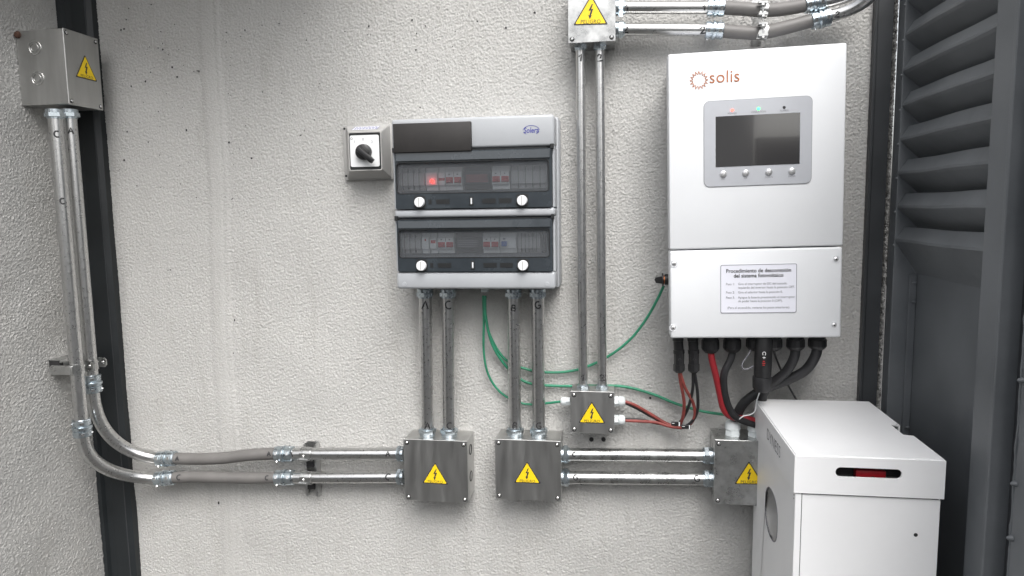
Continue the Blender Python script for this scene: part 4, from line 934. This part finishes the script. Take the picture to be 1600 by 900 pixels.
# lid skirt: front plate with the slot, left, rear, right pieces
sx0, sz1 = U(1306, 730, .4035).x, U(1306, 730, .4035).z; sx1, sz0 = U(1409, 749, .4035).x, U(1409, 749, .4035).z
n_ = 6; out = rrect(bx0, bx1, bzl, bzt - .004, .0004, n_); inn = rrect(sx0, sx1, sz0, sz1, (sz1 - sz0) * .49, n_)
bm = B(); ring(bm, out, inn, byf, byf + .003); obj('front_skirt', bm, 'battery_paint', lid, world=True)
for nm, (a0, a1, c0_, c1_) in (('side_skirt', (bx0, bx0 + .003, byf + .0031, byr)), ('side_skirt', (bx1 - .003, bx1, byf + .0031, ny1)), ('side_skirt', (bx1 - .003, bx1, ny0, byr)), ('rear_skirt', (bx0 + .0031, bx1 - .0031, byr - .003, byr))):
    bm = B(); box(bm, a0, a1, c0_, c1_, bzl, bzt - .0042); obj(nm, bm, 'battery_paint', lid, world=True)
bm = B(); box(bm, bx1 - nd - .003, bx1 - nd, ny1, ny0, bzl, bzt - .0042); box(bm, bx1 - nd, bx1, ny1 - .003, ny1, bzl, bzt - .0042); obj('notch_wall', bm, 'battery_paint', lid, world=True)
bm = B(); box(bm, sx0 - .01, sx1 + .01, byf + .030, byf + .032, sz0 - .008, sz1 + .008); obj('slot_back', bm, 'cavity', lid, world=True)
q0, q1 = U(1338, 735, .388), U(1384, 749, .388); bm = B(); box(bm, q0.x, q1.x, byf + .015, byf + .029, q1.z - .004, q0.z, .001); rsw = obj('red_switch', bm, 'switch_red', lid, True, world=True)
bm = B(); lathe(bm, ((q0.x + q1.x) / 2 + .003, byf + .0149, q1.z), ((q0.x + q1.x) / 2 + .003, byf + .0135, q1.z), [(0, .0045), (1, .004)], 14); obj('switch_pin', bm, 'black_plastic', lid, world=True)
# cabinet
cx0, cx1, cyf, cz = bx0 + .0035, bx1 - .0035, byf + .0035, bzl - .0025
bm = B(); hw = 26; cY, cZ = UX(1205, 803, cx0).y, UX(1205, 803, cx0).z
gap = rrect(cyf + .003, byr - .002, .08, cz, .0005, 6)
hand = [(cY + .054 * math.copysign(abs(math.cos(t)) ** .9, math.cos(t)), cZ + .047 * math.copysign(abs(math.sin(t)) ** .75, math.sin(t))) for t in (2 * math.pi * k / 28 + R(45) for k in range(28))]
bm = B(); ring(bm, gap, hand, cx0, cx0 + .002, 'yz'); obj('side_panel', bm, 'battery_paint', bat, world=True)
bm = B(); ring(bm, [(cY + (a - cY) * 1.04, cZ + (b - cZ) * 1.04) for a, b in hand], hand, cx0 - .0006, cx0 + .0021, 'yz'); obj('grip_rim', bm, 'print_grey', bat, world=True)
bm = B(); rows = []
for dx, s in ((.0022, 1.0), (.012, .97), (.022, .90)): rows.append([bm.verts.new((cx0 + dx, cY + (a - cY) * s, cZ + (b - cZ) * s)) for a, b in hand])
for p, q in zip(rows, rows[1:]):
    for k in range(28): bm.faces.new((p[k], p[(k + 1) % 28], q[(k + 1) % 28], q[k]))
bm.faces.new(rows[-1]); obj('grip_recess', bm, 'switch_plastic', bat, True, world=True)
xs_ = U(1252.5, 800, .4).x
bm = B(); box(bm, cx0, xs_ - .0006, cyf, cyf + .0025, .08, cz, .0006, 1); obj('corner_fold', bm, 'battery_paint', bat, world=True)
bm = B(); box(bm, xs_ + .0006, cx1, cyf + .0006, cyf + .0027, .08, cz - .001, .0006, 1); fr_ = obj('front_panel', bm, 'battery_paint', bat, world=True)
bm = B(); box(bm, cx0 + .0025, cx1 - .0001, cyf + .0032, cyf + .005, .08, cz + .002); obj('seam_backing', bm, 'cavity', bat, world=True)
bm = B(); box(bm, cx1 - .002, cx1, cyf + .003, byr - .002, .08, cz); obj('side_panel', bm, 'battery_paint', bat, world=True)
bm = B(); box(bm, cx0 + .003, cx1 - .003, byr - .005, byr - .003, .08, cz); obj('rear_panel', bm, 'battery_paint', bat, world=True)
bm = B(); box(bm, cx0 + .01, cx1 - .01, cyf + .02, byr - .02, .0, .0795); obj('plinth', bm, 'trim_paint', bat, world=True)
hx = U(1431, 836, .3995); bm = B(); ring(bm, circ(hx.x, hx.z, .0032, 16), circ(hx.x, hx.z, .0024, 16), cyf + .0001, cyf + .001); prism(bm, circ(hx.x, hx.z, .0025, 16), cyf + .0003, cyf + .001); obj('screw_hole', bm, 'cavity', fr_, world=True)
for z in (.004, .010):
    q = U(1238, 771, .40); bm = B(); lathe(bm, (cx0 - .0003, cyf + .008, cz - z - .002), (cx0 + .001, cyf + .008, cz - z - .002), [(0, .0012), (1, .0012)], 8); obj('rivet_hole', bm, 'cavity', bat, world=True)
# raised lettering on the left flank of the lid
bm = text_bm('DYNESS', .033, sx=1.0, sp=1.0, bold=-.012); ty = UX(1209, 684, bx0)
bmesh.ops.transform(bm, matrix=Matrix.Translation((bx0 - .0006, ty.y, (bzt + bzl) / 2 - .001)) @ Matrix.Rotation(R(-90), 4, 'Z') @ Matrix.Rotation(R(90), 4, 'X'), verts=bm.verts)
bmesh.ops.transform(bm, matrix=wm(bat).inverted(), verts=bm.verts)
me = bpy.data.meshes.new('maker_lettering'); bm.to_mesh(me); bm.free(); mesh_obj('maker_lettering', me, 'print_grey', lid)
